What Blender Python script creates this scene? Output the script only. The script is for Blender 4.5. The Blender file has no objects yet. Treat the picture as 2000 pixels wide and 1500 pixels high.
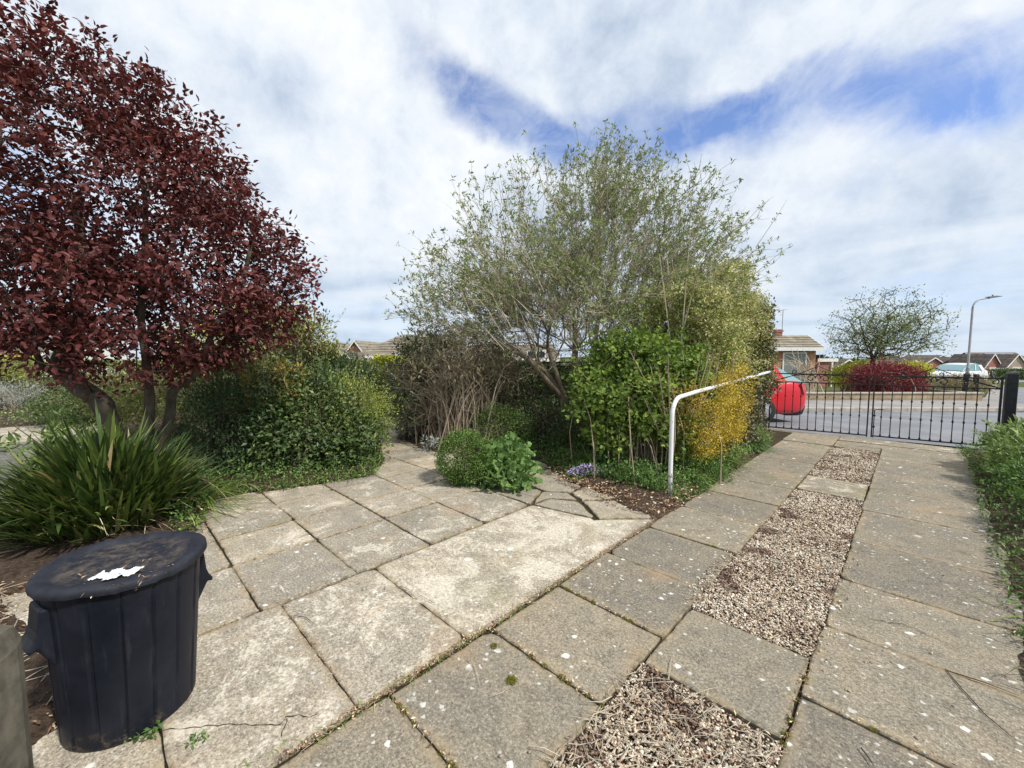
import bpy, math, random
import numpy as np

# ------------------------------------------------------------------ camera, world, sun, exposure
SC = bpy.context.scene
COL = SC.collection
AZ = math.radians(44.49)            # camera looks this far left of the driveway direction (+Y)
PITCH = math.radians(4.17)
FPX = 795.0                         # focal length in pixels of the 2000 px wide photograph
CAMZ = 1.5
cam_d = bpy.data.cameras.new("camera")
cam = bpy.data.objects.new("camera", cam_d)
COL.objects.link(cam)
cam.location = (0, 0, CAMZ)
cam.rotation_euler = (math.pi / 2 - PITCH, 0, AZ)
cam_d.sensor_width = 36.0
cam_d.lens = FPX / 2000 * 36.0
cam_d.clip_start = 0.05
cam_d.clip_end = 3000
SC.camera = cam
SC.view_settings.view_transform = 'Standard'
SC.view_settings.look = 'None'
SC.view_settings.exposure = 0.34
SC.view_settings.gamma = 1.0

RT = np.array((math.cos(AZ), math.sin(AZ), 0.0))      # camera right on the ground
FW = np.array((-math.sin(AZ), math.cos(AZ), 0.0))     # camera forward on the ground
SUN_DIR = RT * 0.62 - FW * 0.48 + np.array((0, 0, 0.92))
SUN_DIR /= np.linalg.norm(SUN_DIR)
SUN_EL = math.asin(SUN_DIR[2])

def px_dir(X, Y):
    """direction from the camera position towards a spot of the photographed view"""
    xc = (X - 1000) / FPX; yu = (750 - Y) / FPX
    d = RT * xc + FW * (math.cos(PITCH) + yu * math.sin(PITCH)) + np.array((0, 0, -math.sin(PITCH) + yu * math.cos(PITCH)))
    return d

def at(X, Y, d):
    return px_dir(X, Y) * d + np.array((0, 0, CAMZ))

def hgt(x, y):
    """ground height: flat garden, falling gently beyond the gate"""
    d = x * FW[0] + y * FW[1]
    h = -0.029 * np.clip(d - 9.0, 0, 21) - 0.045 * np.clip(d - 30, 0, 90) 
    return h

def gnd(X, Y):
    d = px_dir(X, Y); t = CAMZ / -d[2]
    for _ in range(30):
        p = d * t
        t = (CAMZ - float(hgt(p[0], p[1]))) / -d[2]
    p = d * t
    return np.array((p[0], p[1], float(hgt(p[0], p[1]))))

w = bpy.data.worlds.new("World"); SC.world = w; w.use_nodes = True
nt = w.node_tree

class NG:
    """tiny node helper"""
    def __init__(s, tree): s.t = tree; tree.nodes.clear()
    def n(s, typ, ins=None, **kw):
        o = s.t.nodes.new(typ)
        for k, v in kw.items(): setattr(o, k, v)
        for k, v in (ins or {}).items(): s.put(o.inputs[k], v)
        return o
    def put(s, sock, v):
        if isinstance(v, bpy.types.NodeSocket): s.t.links.new(v, sock)
        elif isinstance(v, bpy.types.Node): s.t.links.new(v.outputs[0], sock)
        else:
            if isinstance(v, (tuple, list)) and len(v) == 3 and sock.type == 'RGBA': v = (*v, 1)
            sock.default_value = v
    def m(s, op, a, b=None, c=None, clamp=False):
        o = s.n('ShaderNodeMath', operation=op, use_clamp=clamp); s.put(o.inputs[0], a)
        if b is not None: s.put(o.inputs[1], b)
        if c is not None: s.put(o.inputs[2], c)
        return o.outputs[0]
    def v(s, op, a, b=None, sc=None):
        o = s.n('ShaderNodeVectorMath', operation=op); s.put(o.inputs[0], a)
        if b is not None: s.put(o.inputs[1], b)
        if sc is not None: s.put(o.inputs[3], sc)
        return o.outputs['Value'] if op in ('DOT_PRODUCT', 'LENGTH', 'DISTANCE') else o.outputs[0]
    def mix(s, f, a, b, mode='MIX'):
        o = s.n('ShaderNodeMix', data_type='RGBA', blend_type=mode)
        s.put(o.inputs[0], f); s.put(o.inputs[6], a); s.put(o.inputs[7], b)
        return o.outputs[2]
    def ramp(s, f, stops, interp='LINEAR'):
        o = s.n('ShaderNodeValToRGB'); cr = o.color_ramp; cr.interpolation = interp
        while len(cr.elements) < len(stops): cr.elements.new(0.5)
        for e, (p, c) in zip(cr.elements, stops):
            e.position = p; e.color = (c, c, c, 1) if isinstance(c, (int, float)) else (*c, 1)
        s.put(o.inputs[0], f); return o.outputs[0]
    def noise(s, vec, scale, detail=4, rough=0.55, dist=0.0, out=0):
        o = s.n('ShaderNodeTexNoise', {'Scale': scale, 'Detail': detail, 'Roughness': rough, 'Distortion': dist})
        if vec is not None: s.put(o.inputs['Vector'], vec)
        return o.outputs[out]
    def vor(s, vec, scale, feature='F1', out=0, rnd=1.0):
        o = s.n('ShaderNodeTexVoronoi', {'Scale': scale, 'Randomness': rnd}, feature=feature)
        if vec is not None: s.put(o.inputs['Vector'], vec)
        return o.outputs[out]
    def step(s, x, lo, hi):
        o = s.n('ShaderNodeMapRange', {1: lo, 2: hi, 3: 0.0, 4: 1.0}, interpolation_type='SMOOTHSTEP')
        s.put(o.inputs[0], x); return o.outputs[0]

def build_sky():
    g = NG(nt)
    tc = g.n('ShaderNodeTexCoord')
    d0 = g.v('NORMALIZE', tc.outputs['Generated'])
    sky = g.n('ShaderNodeTexSky', sky_type='NISHITA', sun_disc=False, sun_elevation=SUN_EL,
              sun_rotation=math.atan2(SUN_DIR[0], SUN_DIR[1]), air_density=1.0, dust_density=0.6, ozone_density=2.5)
    # direction warped by noise, so edges of the breaks in the cloud are ragged
    wn = g.noise(d0, 3.5, 6, 0.6, out=1)
    wn2 = g.v('SUBTRACT', wn, (0.5, 0.5, 0.5))
    d = g.v('ADD', d0, g.v('SCALE', wn2, sc=0.16))
    dz = g.m('MAXIMUM', g.n('ShaderNodeSeparateXYZ', {0: d0}).outputs[2], 0.0)
    inv = g.m('DIVIDE', 1.0, g.m('ADD', dz, 0.10))
    plane = g.v('MULTIPLY', g.v('SCALE', d0, sc=inv), (1, 1, 0.2))
    # breaks: centre, half length, half height (radians), tilt
    blobs = [((890, 160), .085, .046, -30, .90), ((1000, 205), .08, .034, -20, .62),
             ((1060, 262), .13, .028, -6, .8), ((1330, 262), .15, .032, 6, .90), ((1500, 215), .14, .036, 12, .8),
             ((1730, 185), .17, .036, 10, .95), ((1960, 170), .12, .032, 8, .8), ((1200, 225), .10, .04, 0, .7),
             ((2250, 130), .2, .045, 5, .5), ((-400, 300), .3, .08, 0, .8), ((1850, 590), .22, .05, 5, .42),
             ((730, 640), .2, .05, 0, .35), ((1650, 380), .2, .02, 8, .10)]
    tot = None
    for (c, sa, sb, tilt, amp) in blobs:
        n0 = px_dir(*c); n0 = n0 / np.linalg.norm(n0)
        a = np.cross(n0, (0, 0, 1)); a /= np.linalg.norm(a); b = np.cross(a, n0)
        t = math.radians(tilt); a, b = a * math.cos(t) + b * math.sin(t), b * math.cos(t) - a * math.sin(t)
        u = g.m('DIVIDE', g.v('DOT_PRODUCT', d, tuple(a)), sa); v = g.m('DIVIDE', g.v('DOT_PRODUCT', d, tuple(b)), sb)
        r2 = g.m('ADD', g.m('MULTIPLY', u, u), g.m('MULTIPLY', v, v))
        e = g.m('EXPONENT', g.m('MULTIPLY', r2, -0.7))
        e = g.m('MULTIPLY', g.m('MULTIPLY', e, g.m('GREATER_THAN', g.v('DOT_PRODUCT', d, tuple(n0)), 0.0)), amp)
        tot = e if tot is None else g.m('ADD', tot, e)
    wisp = g.m('ADD', g.m('MULTIPLY', g.noise(plane, 1.5, 9, 0.62, 0.4), .55), g.m('MULTIPLY', g.noise(d0, 5.0, 9, 0.66, 0.3), .45))
    blue = g.m('ADD', tot, g.m('MULTIPLY', g.m('SUBTRACT', wisp, 0.5), 2.1))
    blue = g.m('MULTIPLY', g.step(blue, 0.16, 1.15), g.ramp(g.noise(d0, 7.0, 8, 0.65, 0.5), [(0.38, 0.55), (0.58, 0.97)]))
    shade = g.noise(plane, 0.75, 7, 0.52, 0.5)
    shade2 = g.noise(d0, 6.0, 6, 0.6, 0.3)
    sh = g.m('ADD', g.m('MULTIPLY', shade, 0.5), g.m('ADD', g.m('MULTIPLY', shade2, 0.3), g.m('MULTIPLY', g.noise(d0, 15.0, 8, 0.65, 0.2), 0.2)))
    cloud = g.ramp(sh, [(0.38, (0.38, 0.46, 0.58)), (0.46, (0.54, 0.61, 0.71)), (0.53, (0.67, 0.72, 0.78)), (0.61, (0.78, 0.80, 0.82))])
    # towards the horizon everything pales to a soft blue-grey
    hz = g.step(dz, 0.0, 0.34)
    cloud = g.mix(g.m('MULTIPLY', g.m('SUBTRACT', 1.0, hz), 0.55), cloud, (0.46, 0.57, 0.70))
    skyc = g.v('SCALE', g.mix(1.0, sky.outputs[0], (0.86, 0.92, 1.14), 'MULTIPLY'), sc=0.14)
    col = g.mix(blue, cloud, skyc)
    bg = g.n('ShaderNodeBackground', {'Color': col, 'Strength': 1.0})
    out = g.n('ShaderNodeOutputWorld', {'Surface': bg.outputs[0]})
build_sky()

sun_d = bpy.data.lights.new("sun", 'SUN'); sun = bpy.data.objects.new("sun", sun_d); COL.objects.link(sun)
sun_d.energy = 3.6; sun_d.angle = math.radians(4.0); sun_d.color = (1.0, 0.955, 0.87)
from mathutils import Vector, Matrix
sun.rotation_euler = Vector(-SUN_DIR).to_track_quat('-Z', 'Y').to_euler()
sun.location = Vector(SUN_DIR) * 40

# ------------------------------------------------------------------ generic helpers
rng = np.random.default_rng(11)
random.seed(5)
U_ = lambda a, b, n=None: rng.uniform(a, b, n)

def nrm(a): return a / np.maximum(np.linalg.norm(a, axis=-1, keepdims=True), 1e-9)

def sn(p, f=1.0, seed=0.0):
    """cheap smooth noise in -1..1 from sums of sines, p (n,3)"""
    x, y, z = p[:, 0] * f + seed, p[:, 1] * f + seed * 1.7, p[:, 2] * f - seed
    return (np.sin(x * 1.7 + 1.3 * np.sin(y * 1.1 + z)) + np.sin(y * 2.1 + 1.7 * np.sin(z * 1.3 - x * .7)) +
            np.sin(z * 1.9 + 1.1 * np.sin(x * 1.5 + y * .6))) / 3

def new_obj(name, me, mat=None, parent=None):
    o = bpy.data.objects.new(name, me); COL.objects.link(o)
    if mat is not None:
        for mm in (mat if isinstance(mat, (list, tuple)) else [mat]): me.materials.append(mm)
    if parent is not None: o.parent = parent
    return o

def mesh_np(name, V, F, mat, parent=None, attrs=None, smooth=False, world=True, mi=None):
    """V (n,3); F = list of face arrays (k, c) with any corner count. V is in world space when there is a parent
    with an unrotated location: it is then shifted into the parent's space."""
    V = np.asarray(V, dtype=np.float64)
    if parent is not None and world: V = V - np.array(parent.location)
    me = bpy.data.meshes.new(name)
    F = [np.asarray(f, dtype=np.int64) for f in (F if isinstance(F, list) else [F]) if len(f)]
    me.vertices.add(len(V)); me.vertices.foreach_set('co', V.astype(np.float32).ravel())
    nl = sum(f.size for f in F); nf = sum(len(f) for f in F)
    me.loops.add(nl); me.polygons.add(nf)
    me.loops.foreach_set('vertex_index', np.concatenate([f.ravel() for f in F]).astype(np.int32))
    tot = np.concatenate([np.full(len(f), f.shape[1]) for f in F]).astype(np.int32)
    st = np.concatenate([[0], np.cumsum(tot)[:-1]]).astype(np.int32)
    me.polygons.foreach_set('loop_start', st); me.polygons.foreach_set('loop_total', tot)
    if mi is not None: me.polygons.foreach_set('material_index', np.asarray(mi, dtype=np.int32))
    me.update(calc_edges=True); me.validate()
    me.polygons.foreach_set('use_smooth', np.full(len(me.polygons), smooth))
    for k, a in (attrs or {}).items():
        at_ = me.attributes.new(k, 'FLOAT', 'POINT'); at_.data.foreach_set('value', np.asarray(a, dtype=np.float32))
    return new_obj(name, me, mat, parent)

def empty(name, loc, label, cat, group=None, rz=0.0):
    o = bpy.data.objects.new(name, None); COL.objects.link(o); o.empty_display_size = 0.2
    o.location = tuple(float(v) for v in loc); o.rotation_euler = (0, 0, rz); tag(o, label, cat, group); return o

def tag(o, label=None, cat=None, group=None, kind=None):
    if label: o['label'] = label
    if cat: o['category'] = cat
    if group: o['group'] = group
    if kind: o['kind'] = kind
    return o

class MB:
    """collects simple shapes (local space) into one mesh"""
    def __init__(s): s.V = []; s.F = []; s.n = 0; s.M = []
    def add(s, V, F, m=0):
        s.V += [tuple(v) for v in V]; s.F += [tuple(i + s.n for i in f) for f in F]; s.M += [m] * len(F); s.n += len(V)
    def box(s, x0, x1, y0, y1, z0, z1, m=0):
        V = [(x, y, z) for x in (x0, x1) for y in (y0, y1) for z in (z0, z1)]
        s.add(V, [(0, 1, 3, 2), (4, 6, 7, 5), (0, 4, 5, 1), (2, 3, 7, 6), (0, 2, 6, 4), (1, 5, 7, 3)], m)
    def prism(s, poly, axis, a, b, m=0):
        """poly: 2D outline (CCW); extruded along axis from a to b"""
        def P(u, v, t):
            return {'x': (t, u, v), 'y': (u, t, v), 'z': (u, v, t)}[axis]
        n = len(poly); V = [P(u, v, a) for u, v in poly] + [P(u, v, b) for u, v in poly]
        F = [tuple(range(n))[::-1], tuple(range(n, 2 * n))] + [(i, (i + 1) % n, n + (i + 1) % n, n + i) for i in range(n)]
        s.add(V, F, m)
    def tube(s, pts, r, sides=8, m=0, caps=True):
        pts = np.asarray(pts, float); n = len(pts); r = np.full(n, r) if np.isscalar(r) else np.asarray(r, float)
        T = nrm(np.gradient(pts, axis=0)); up = np.array((0, 0, 1.0)) if abs(T[0][2]) < .9 else np.array((1.0, 0, 0))
        Nn = nrm(np.cross(T[0], up)); V = []
        for i in range(n):
            Nn = Nn - T[i] * np.dot(Nn, T[i]); Nn = Nn / np.linalg.norm(Nn); B = np.cross(T[i], Nn)
            for k in range(sides):
                a = 2 * math.pi * k / sides; V.append(pts[i] + r[i] * (Nn * math.cos(a) + B * math.sin(a)))
        F = [(i * sides + k, i * sides + (k + 1) % sides, (i + 1) * sides + (k + 1) % sides, (i + 1) * sides + k)
             for i in range(n - 1) for k in range(sides)]
        if caps: F += [tuple(range(sides))[::-1], tuple(range((n - 1) * sides, n * sides))]
        s.add(V, F, m)
    def lathe(s, prof, seg=32, m=0, cap=True):
        V = [(r * math.cos(2 * math.pi * k / seg), r * math.sin(2 * math.pi * k / seg), z) for r, z in prof for k in range(seg)]
        n = len(prof)
        F = [(i * seg + k, i * seg + (k + 1) % seg, (i + 1) * seg + (k + 1) % seg, (i + 1) * seg + k) for i in range(n - 1) for k in range(seg)]
        if cap: F += [tuple(range(seg))[::-1], tuple(range((n - 1) * seg, n * seg))]
        s.add(V, F, m)
    def build(s, name, mat, parent=None, smooth=False, bevel=0, tf=None, auto=None):
        me = bpy.data.meshes.new(name)
        V = s.V if tf is None else [tuple(tf(np.array(v))) for v in s.V]
        me.from_pydata(V, [], s.F); me.polygons.foreach_set('material_index', s.M)
        me.update()
        o = new_obj(name, me, mat, parent)
        if smooth: me.polygons.foreach_set('use_smooth', [True] * len(me.polygons))
        if bevel:
            b = o.modifiers.new('bevel', 'BEVEL'); b.width = bevel; b.segments = 2; b.limit_method = 'ANGLE'; b.angle_limit = math.radians(40)
        if auto:
            me.polygons.foreach_set('use_smooth', [True] * len(me.polygons))
            me.set_sharp_from_angle(angle=math.radians(auto))
        return o

# ------------------------------------------------------------------ materials
def mat(name):
    m = bpy.data.materials.new(name); m.use_nodes = True; return m, NG(m.node_tree)

def finish(g, col, rough=0.8, bump=None, bstr=0.3, bdist=0.01, metal=0.0, spec=0.3, **kw):
    ins = {'Base Color': col, 'Roughness': rough, 'Metallic': metal, 'Specular IOR Level': spec}
    ins.update(kw)
    p = g.n('ShaderNodeBsdfPrincipled', ins)
    if bump is not None:
        b = g.n('ShaderNodeBump', {'Strength': bstr, 'Distance': bdist, 'Height': bump}); g.put(p.inputs['Normal'], b.outputs[0])
    g.n('ShaderNodeOutputMaterial', {'Surface': p.outputs[0]}); return p

def attr(g, name): return g.n('ShaderNodeAttribute', attribute_name=name).outputs['Fac']

LEAFK = 1.6
def leaf_mat(name, stops, trans=0.3, rough=0.5, spec=0.35, tcol=None):
    m, g = mat(name)
    stops = [(q, tuple(min(.8, v * LEAFK) for v in cc_)) for q, cc_ in stops]
    c = g.ramp(attr(g, 'lv'), stops)
    p = g.n('ShaderNodeBsdfPrincipled', {'Base Color': c, 'Roughness': rough, 'Specular IOR Level': spec})
    t = g.n('ShaderNodeBsdfTranslucent', {'Color': g.mix(1.0, c, tcol or (1.0, 1.0, 0.6), 'MULTIPLY')})
    mx = g.n('ShaderNodeMixShader', {0: trans, 1: p.outputs[0], 2: t.outputs[0]})
    g.n('ShaderNodeOutputMaterial', {'Surface': mx.outputs[0]}); return m

def bark_mat(name, c0, c1, scale=18, bs=0.5):
    m, g = mat(name); tc = g.n('ShaderNodeTexCoord').outputs['Object']
    st = g.v('MULTIPLY', tc, (1, 1, 0.35))
    n = g.noise(st, scale, 6, 0.65); n2 = g.noise(tc, 3.0, 3)
    c = g.ramp(g.m('ADD', g.m('MULTIPLY', n, .7), g.m('MULTIPLY', n2, .3)), [(0.35, c0), (0.62, c1)])
    finish(g, c, 0.9, n, bs, 0.01, spec=0.15); return m

def flat_mat(name, col, rough=0.5, metal=0.0, var=0.0, scale=8, spec=0.4, bump=0.0, **kw):
    m, g = mat(name); tc = g.n('ShaderNodeTexCoord').outputs['Object']
    n = g.noise(tc, scale, 5, 0.6)
    lo = tuple(max(0, c * (1 - var)) for c in col); hi = tuple(c * (1 + var) for c in col)
    finish(g, g.ramp(n, [(0.35, lo), (0.65, hi)]), rough, n if bump else None, bump, 0.004, metal, spec, **kw); return m

def paving_mat(name, base, warm, dark, grain=0.4):
    m, g = mat(name); tc = g.n('ShaderNodeTexCoord').outputs['Object']
    tint = attr(g, 'tint'); worn = attr(g, 'worn')
    off = g.v('ADD', tc, g.v('SCALE', g.n('ShaderNodeCombineXYZ', {0: tint, 1: tint, 2: 0.0}).outputs[0], sc=1.7))
    big = g.noise(off, 2.3, 5, 0.6); mid = g.noise(off, 9, 6, 0.65, 0.3); fine = g.noise(off, 75, 5, 0.75); grit = g.noise(off, 210, 2, 0.7)
    c = g.mix(g.step(big, 0.38, 0.66), base, warm)
    c = g.mix(g.m('MULTIPLY', g.step(mid, 0.46, 0.72), 0.55), c, dark)
    # per slab shade
    c = g.mix(1.0, c, g.ramp(tint, [(0.0, (0.74, 0.74, 0.75)), (0.5, (0.97, 0.95, 0.92)), (1.0, (1.22, 1.17, 1.08))]), 'MULTIPLY')
    # exposed aggregate: pale and dark grains
    sp = g.vor(off, 118, out=1); spv = g.n('ShaderNodeSeparateColor', {0: sp}).outputs[0]; spd = g.vor(off, 118)
    c = g.mix(g.m('MULTIPLY', g.m('MULTIPLY', g.step(spv, 0.72, 0.8), g.step(spd, 0.62, 0.30)), grain), c, (0.55, 0.52, 0.45))
    c = g.mix(g.m('MULTIPLY', g.m('MULTIPLY', g.step(spv, 0.30, 0.22), g.step(spd, 0.62, 0.30)), grain * 1.1), c, (0.07, 0.065, 0.055))
    c = g.mix(1.0, c, g.ramp(fine, [(0.32, 0.48), (0.5, 1.0), (0.68, 1.5)]), 'MULTIPLY')
    c = g.mix(1.0, c, g.ramp(grit, [(0.32, 0.72), (0.5, 1.0), (0.68, 1.25)]), 'MULTIPLY')
    # rubbed pale cream areas
    wn = g.noise(tc, 3.0, 10, 0.78, 0.6); wn2 = g.noise(tc, 60, 4, 0.7)
    wm = g.m('ADD', g.m('ADD', g.m('MULTIPLY_ADD', wn, 1.1, -0.15), g.m('MULTIPLY', wn2, 0.35)), g.m('MULTIPLY', worn, 0.32))
    wm = g.m('MULTIPLY', g.step(wm, 0.74, 0.86), g.m('MULTIPLY', g.step(worn, 0.02, 0.35), 0.85))
    cream = g.ramp(wn2, [(0.35, (0.42, 0.36, 0.28)), (0.6, (0.68, 0.63, 0.53))])
    c = g.mix(wm, c, cream)
    edge = attr(g, 'edge'); em = g.m('MULTIPLY', g.step(edge, 0.15, 1.0), g.step(g.noise(tc, 7, 5, .7), .36, .62))
    c = g.mix(g.m('MULTIPLY', em, .62), c, (0.36, 0.28, 0.175))
    em2 = g.m('MULTIPLY', g.step(edge, 0.72, 1.0), g.step(g.noise(g.v('ADD', tc, (3, 9, 0)), 16, 5, .7), .42, .6))
    c = g.mix(g.m('MULTIPLY', em2, .6), c, (0.075, 0.065, 0.04))
    # rusty and mossy tints
    c = g.mix(g.m('MULTIPLY', g.step(g.noise(tc, 1.4, 4, 0.6), 0.56, 0.72), 0.30), c, (0.42, 0.27, 0.15))
    c = g.mix(g.m('MULTIPLY', g.step(g.noise(g.v('ADD', tc, (7, 3, 0)), 1.1, 5, 0.65), 0.55, 0.74), 0.40), c, (0.16, 0.16, 0.075))
    # white lichen, a few sizes
    wob = g.v('ADD', tc, g.v('SCALE', g.v('SUBTRACT', g.noise(tc, 38, 3, out=1), (.5, .5, .5)), sc=0.035))
    for sc, thr, rad, am in ((5.0, 0.80, 0.13, 0.85), (11.0, 0.72, 0.19, 0.75), (26.0, 0.62, 0.25, 0.55), (3.2, 0.84, 0.12, 0.5)):
        cellr = g.n('ShaderNodeSeparateColor', {0: g.vor(g.v('MULTIPLY', wob, (1, 1, 0)), sc, out=1)}).outputs[1]
        dist = g.vor(g.v('MULTIPLY', wob, (1, 1, 0)), sc)
        msk = g.m('MULTIPLY', g.m('MULTIPLY', g.step(cellr, thr, thr + 0.02), g.step(dist, rad, rad * 0.7)), g.step(g.noise(g.v('ADD', tc, (sc, 0, 0)), 1.7, 3, .6), .42, .50))
        c = g.mix(g.m('MULTIPLY', msk, am), c, (0.74, 0.74, 0.70))
    h = g.m('ADD', g.m('MULTIPLY', fine, 0.6), g.m('MULTIPLY', spd, -0.25))
    finish(g, c, 0.93, h, 0.55, 0.006, spec=0.15); return m

def gravel_mat():
    m, g = mat('pebbles'); tc = g.n('ShaderNodeTexCoord').outputs['Object']
    c = g.ramp(attr(g, 'lv'), [(0.0, (0.07, 0.05, 0.045)), (0.2, (0.20, 0.13, 0.10)), (0.42, (0.38, 0.28, 0.20)), (0.62, (0.55, 0.45, 0.33)), (0.82, (0.69, 0.61, 0.49)), (1.0, (0.80, 0.76, 0.67))])
    c = g.mix(1.0, c, g.ramp(g.noise(tc, 180, 3), [(0.3, 0.75), (0.7, 1.2)]), 'MULTIPLY')
    finish(g, c, 0.8, spec=0.25); return m

def soil_mat(name, a, b, scale=30):
    m, g = mat(name); tc = g.n('ShaderNodeTexCoord').outputs['Object']
    n = g.noise(tc, scale, 8, 0.7); n2 = g.noise(tc, 4, 4); v = g.vor(tc, 70)
    c = g.ramp(g.m('ADD', g.m('MULTIPLY', n, .7), g.m('MULTIPLY', n2, .3)), [(0.36, a), (0.62, b)])
    finish(g, c, 0.95, g.m('ADD', n, g.m('MULTIPLY', v, -.4)), 0.9, 0.03, spec=0.1); return m

def asphalt_mat(name, a, b):
    m, g = mat(name); tc = g.n('ShaderNodeTexCoord').outputs['Object']
    n = g.noise(tc, 120, 4, 0.7); n2 = g.noise(tc, 1.2, 6, 0.6)
    c = g.mix(g.step(n2, 0.4, 0.65), a, b)
    c = g.mix(1.0, c, g.ramp(n, [(0.3, 0.75), (0.7, 1.3)]), 'MULTIPLY')
    finish(g, c, 0.85, n, 0.4, 0.004, spec=0.3); return m

def brick_mat(name, c1, c2, mortar, scale=1.0):
    m, g = mat(name); tc = g.n('ShaderNodeTexCoord').outputs['Object']
    s = g.n('ShaderNodeSeparateXYZ', {0: tc}).outputs
    uv = g.n('ShaderNodeCombineXYZ', {0: g.m('ADD', s[0], s[1]), 1: s[2], 2: 0.0}).outputs[0]
    b = g.n('ShaderNodeTexBrick', {'Vector': uv, 'Color1': c1, 'Color2': c2, 'Mortar': mortar, 'Scale': scale,
                                  'Mortar Size': 0.008, 'Brick Width': 0.225, 'Row Height': 0.075, 'Bias': 0.0}, offset=0.5)
    c = g.mix(1.0, b.outputs[0], g.ramp(g.noise(tc, 3, 5), [(0.3, 0.75), (0.7, 1.2)]), 'MULTIPLY')
    finish(g, c, 0.9, b.outputs[1], -0.3, 0.01, spec=0.15); return m

def tile_mat(name, a, b):
    m, g = mat(name); tc = g.n('ShaderNodeTexCoord').outputs['Object']
    s = g.n('ShaderNodeSeparateXYZ', {0: tc}).outputs
    n = g.noise(tc, 2.2, 6, 0.65); n2 = g.vor(g.n('ShaderNodeCombineXYZ', {0: g.m('MULTIPLY', s[0], 3.2), 1: g.m('MULTIPLY', s[2], 5.0), 2: 0.0}).outputs[0], 1.0, out=1)
    c = g.mix(g.step(n, 0.35, 0.65), a, b)
    c = g.mix(0.35, c, g.mix(1.0, c, g.ramp(n2, [(0, 0.4), (1, 1.6)]), 'MULTIPLY'))
    finish(g, c, 0.9, g.noise(tc, 25, 4), 0.3, 0.02, spec=0.15); return m

def glass_mat(name, col=(0.05, 0.06, 0.07)):
    m, g = mat(name); finish(g, col, 0.08, spec=0.8); return m

M = {}
M['patio'] = paving_mat('patio_concrete', (0.305, 0.276, 0.230), (0.38, 0.335, 0.27), (0.165, 0.146, 0.122))
M['drive'] = paving_mat('drive_concrete', (0.225, 0.205, 0.168), (0.275, 0.238, 0.182), (0.125, 0.112, 0.094), .26)
M['pebble'] = gravel_mat()
M['soil'] = soil_mat('dark_soil', (0.035, 0.025, 0.018), (0.12, 0.085, 0.062))
M['verge'] = soil_mat('dry_verge', (0.13, 0.13, 0.05), (0.27, 0.23, 0.12), 6)
M['joint'] = soil_mat('joint_soil', (0.035, 0.028, 0.018), (0.10, 0.08, 0.05), 60)
M['asphalt'] = asphalt_mat('asphalt', (0.17, 0.175, 0.19), (0.225, 0.23, 0.245))
M['pavement'] = asphalt_mat('pavement_tarmac', (0.24, 0.225, 0.215), (0.30, 0.28, 0.265))
M['kerb'] = flat_mat('kerb_stone', (0.36, 0.33, 0.29), 0.9, var=0.25, scale=6, spec=0.2, bump=0.3)
M['wallstone'] = brick_mat('buff_wall_blocks', (0.38, 0.31, 0.20), (0.30, 0.24, 0.16), (0.22, 0.18, 0.13), 0.6)
M['brick'] = brick_mat('orange_brick', (0.42, 0.19, 0.10), (0.33, 0.14, 0.08), (0.40, 0.33, 0.26))
M['brickred'] = brick_mat('red_brick', (0.34, 0.12, 0.09), (0.27, 0.10, 0.08), (0.36, 0.28, 0.24))
M['brickbuff'] = brick_mat('buff_brick', (0.36, 0.30, 0.22), (0.30, 0.25, 0.19), (0.34, 0.30, 0.26))
M['tile'] = tile_mat('roof_tile_grey', (0.19, 0.165, 0.135), (0.30, 0.26, 0.20))
M['tilebrown'] = tile_mat('roof_tile_brown', (0.13, 0.105, 0.09), (0.20, 0.165, 0.14))
M['white'] = flat_mat('white_paint', (0.78, 0.78, 0.76), 0.45, var=0.06)
M['whiterender'] = flat_mat('white_render', (0.70, 0.69, 0.66), 0.85, var=0.06, spec=0.2)
M['glass'] = glass_mat('window_glass')
M['panel'] = flat_mat('solar_glass', (0.13, 0.18, 0.30), 0.12, var=0.1, spec=1.0)
M['iron'] = flat_mat('black_iron', (0.022, 0.020, 0.021), 0.5, var=0.5, scale=25, bump=0.2)
M['postblk'] = flat_mat('black_post_paint', (0.016, 0.017, 0.022), 0.6, var=0.4, scale=14, bump=0.3)

# ------------------------------------------------------------------ foliage builders
TPL = {
    'rhomb': (np.array([(0, 0, 0), (.42, -.5, .07), (1, 0, -.06), (.42, .5, .07)]), [(0, 1, 2), (0, 2, 3)]),
    'lance': (np.array([(0, 0, 0), (.35, 0, -.05), (.7, 0, -.03), (1, 0, -.12), (.3, -.5, .05), (.68, -.36, .05), (.3, .5, .05), (.68, .36, .05)]),
              [(0, 4, 1), (4, 5, 1), (5, 2, 1), (5, 3, 2), (0, 1, 6), (6, 1, 7), (7, 1, 2), (7, 2, 3)]),
    'lobed': (np.array([(.42, 0, -.06), (0, 0, 0), (.16, -.36, .06), (.44, -.5, .02), (.52, -.24, .04), (.80, -.30, 0), (1, 0, -.08),
                        (.80, .30, 0), (.52, .24, .04), (.44, .5, .02), (.16, .36, .06)]),
              [(0, i, i + 1) for i in range(1, 10)] + [(0, 10, 1)]),
    'round': (np.array([(.45, 0, -.10)] + [(0.5 - 0.5 * math.cos(a) * (1 - .06 * (k % 2)), 0.5 * math.sin(a) * (1 - .08 * (k % 2)), .05 * (k % 2))
                                          for k, a in enumerate(np.linspace(0.12, 2 * math.pi - 0.12, 13))]),
              [(0, i, i + 1) for i in range(1, 13)]),
    'star': (np.array([(0, 0, 0)] + [((1.0 if k % 2 == 0 else .35) * math.cos(k * math.pi / 5), (1.0 if k % 2 == 0 else .35) * math.sin(k * math.pi / 5), .12 * (k % 2 == 0)) for k in range(10)]),
             [(0, i, i % 10 + 1) for i in range(1, 11)]),
}

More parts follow.
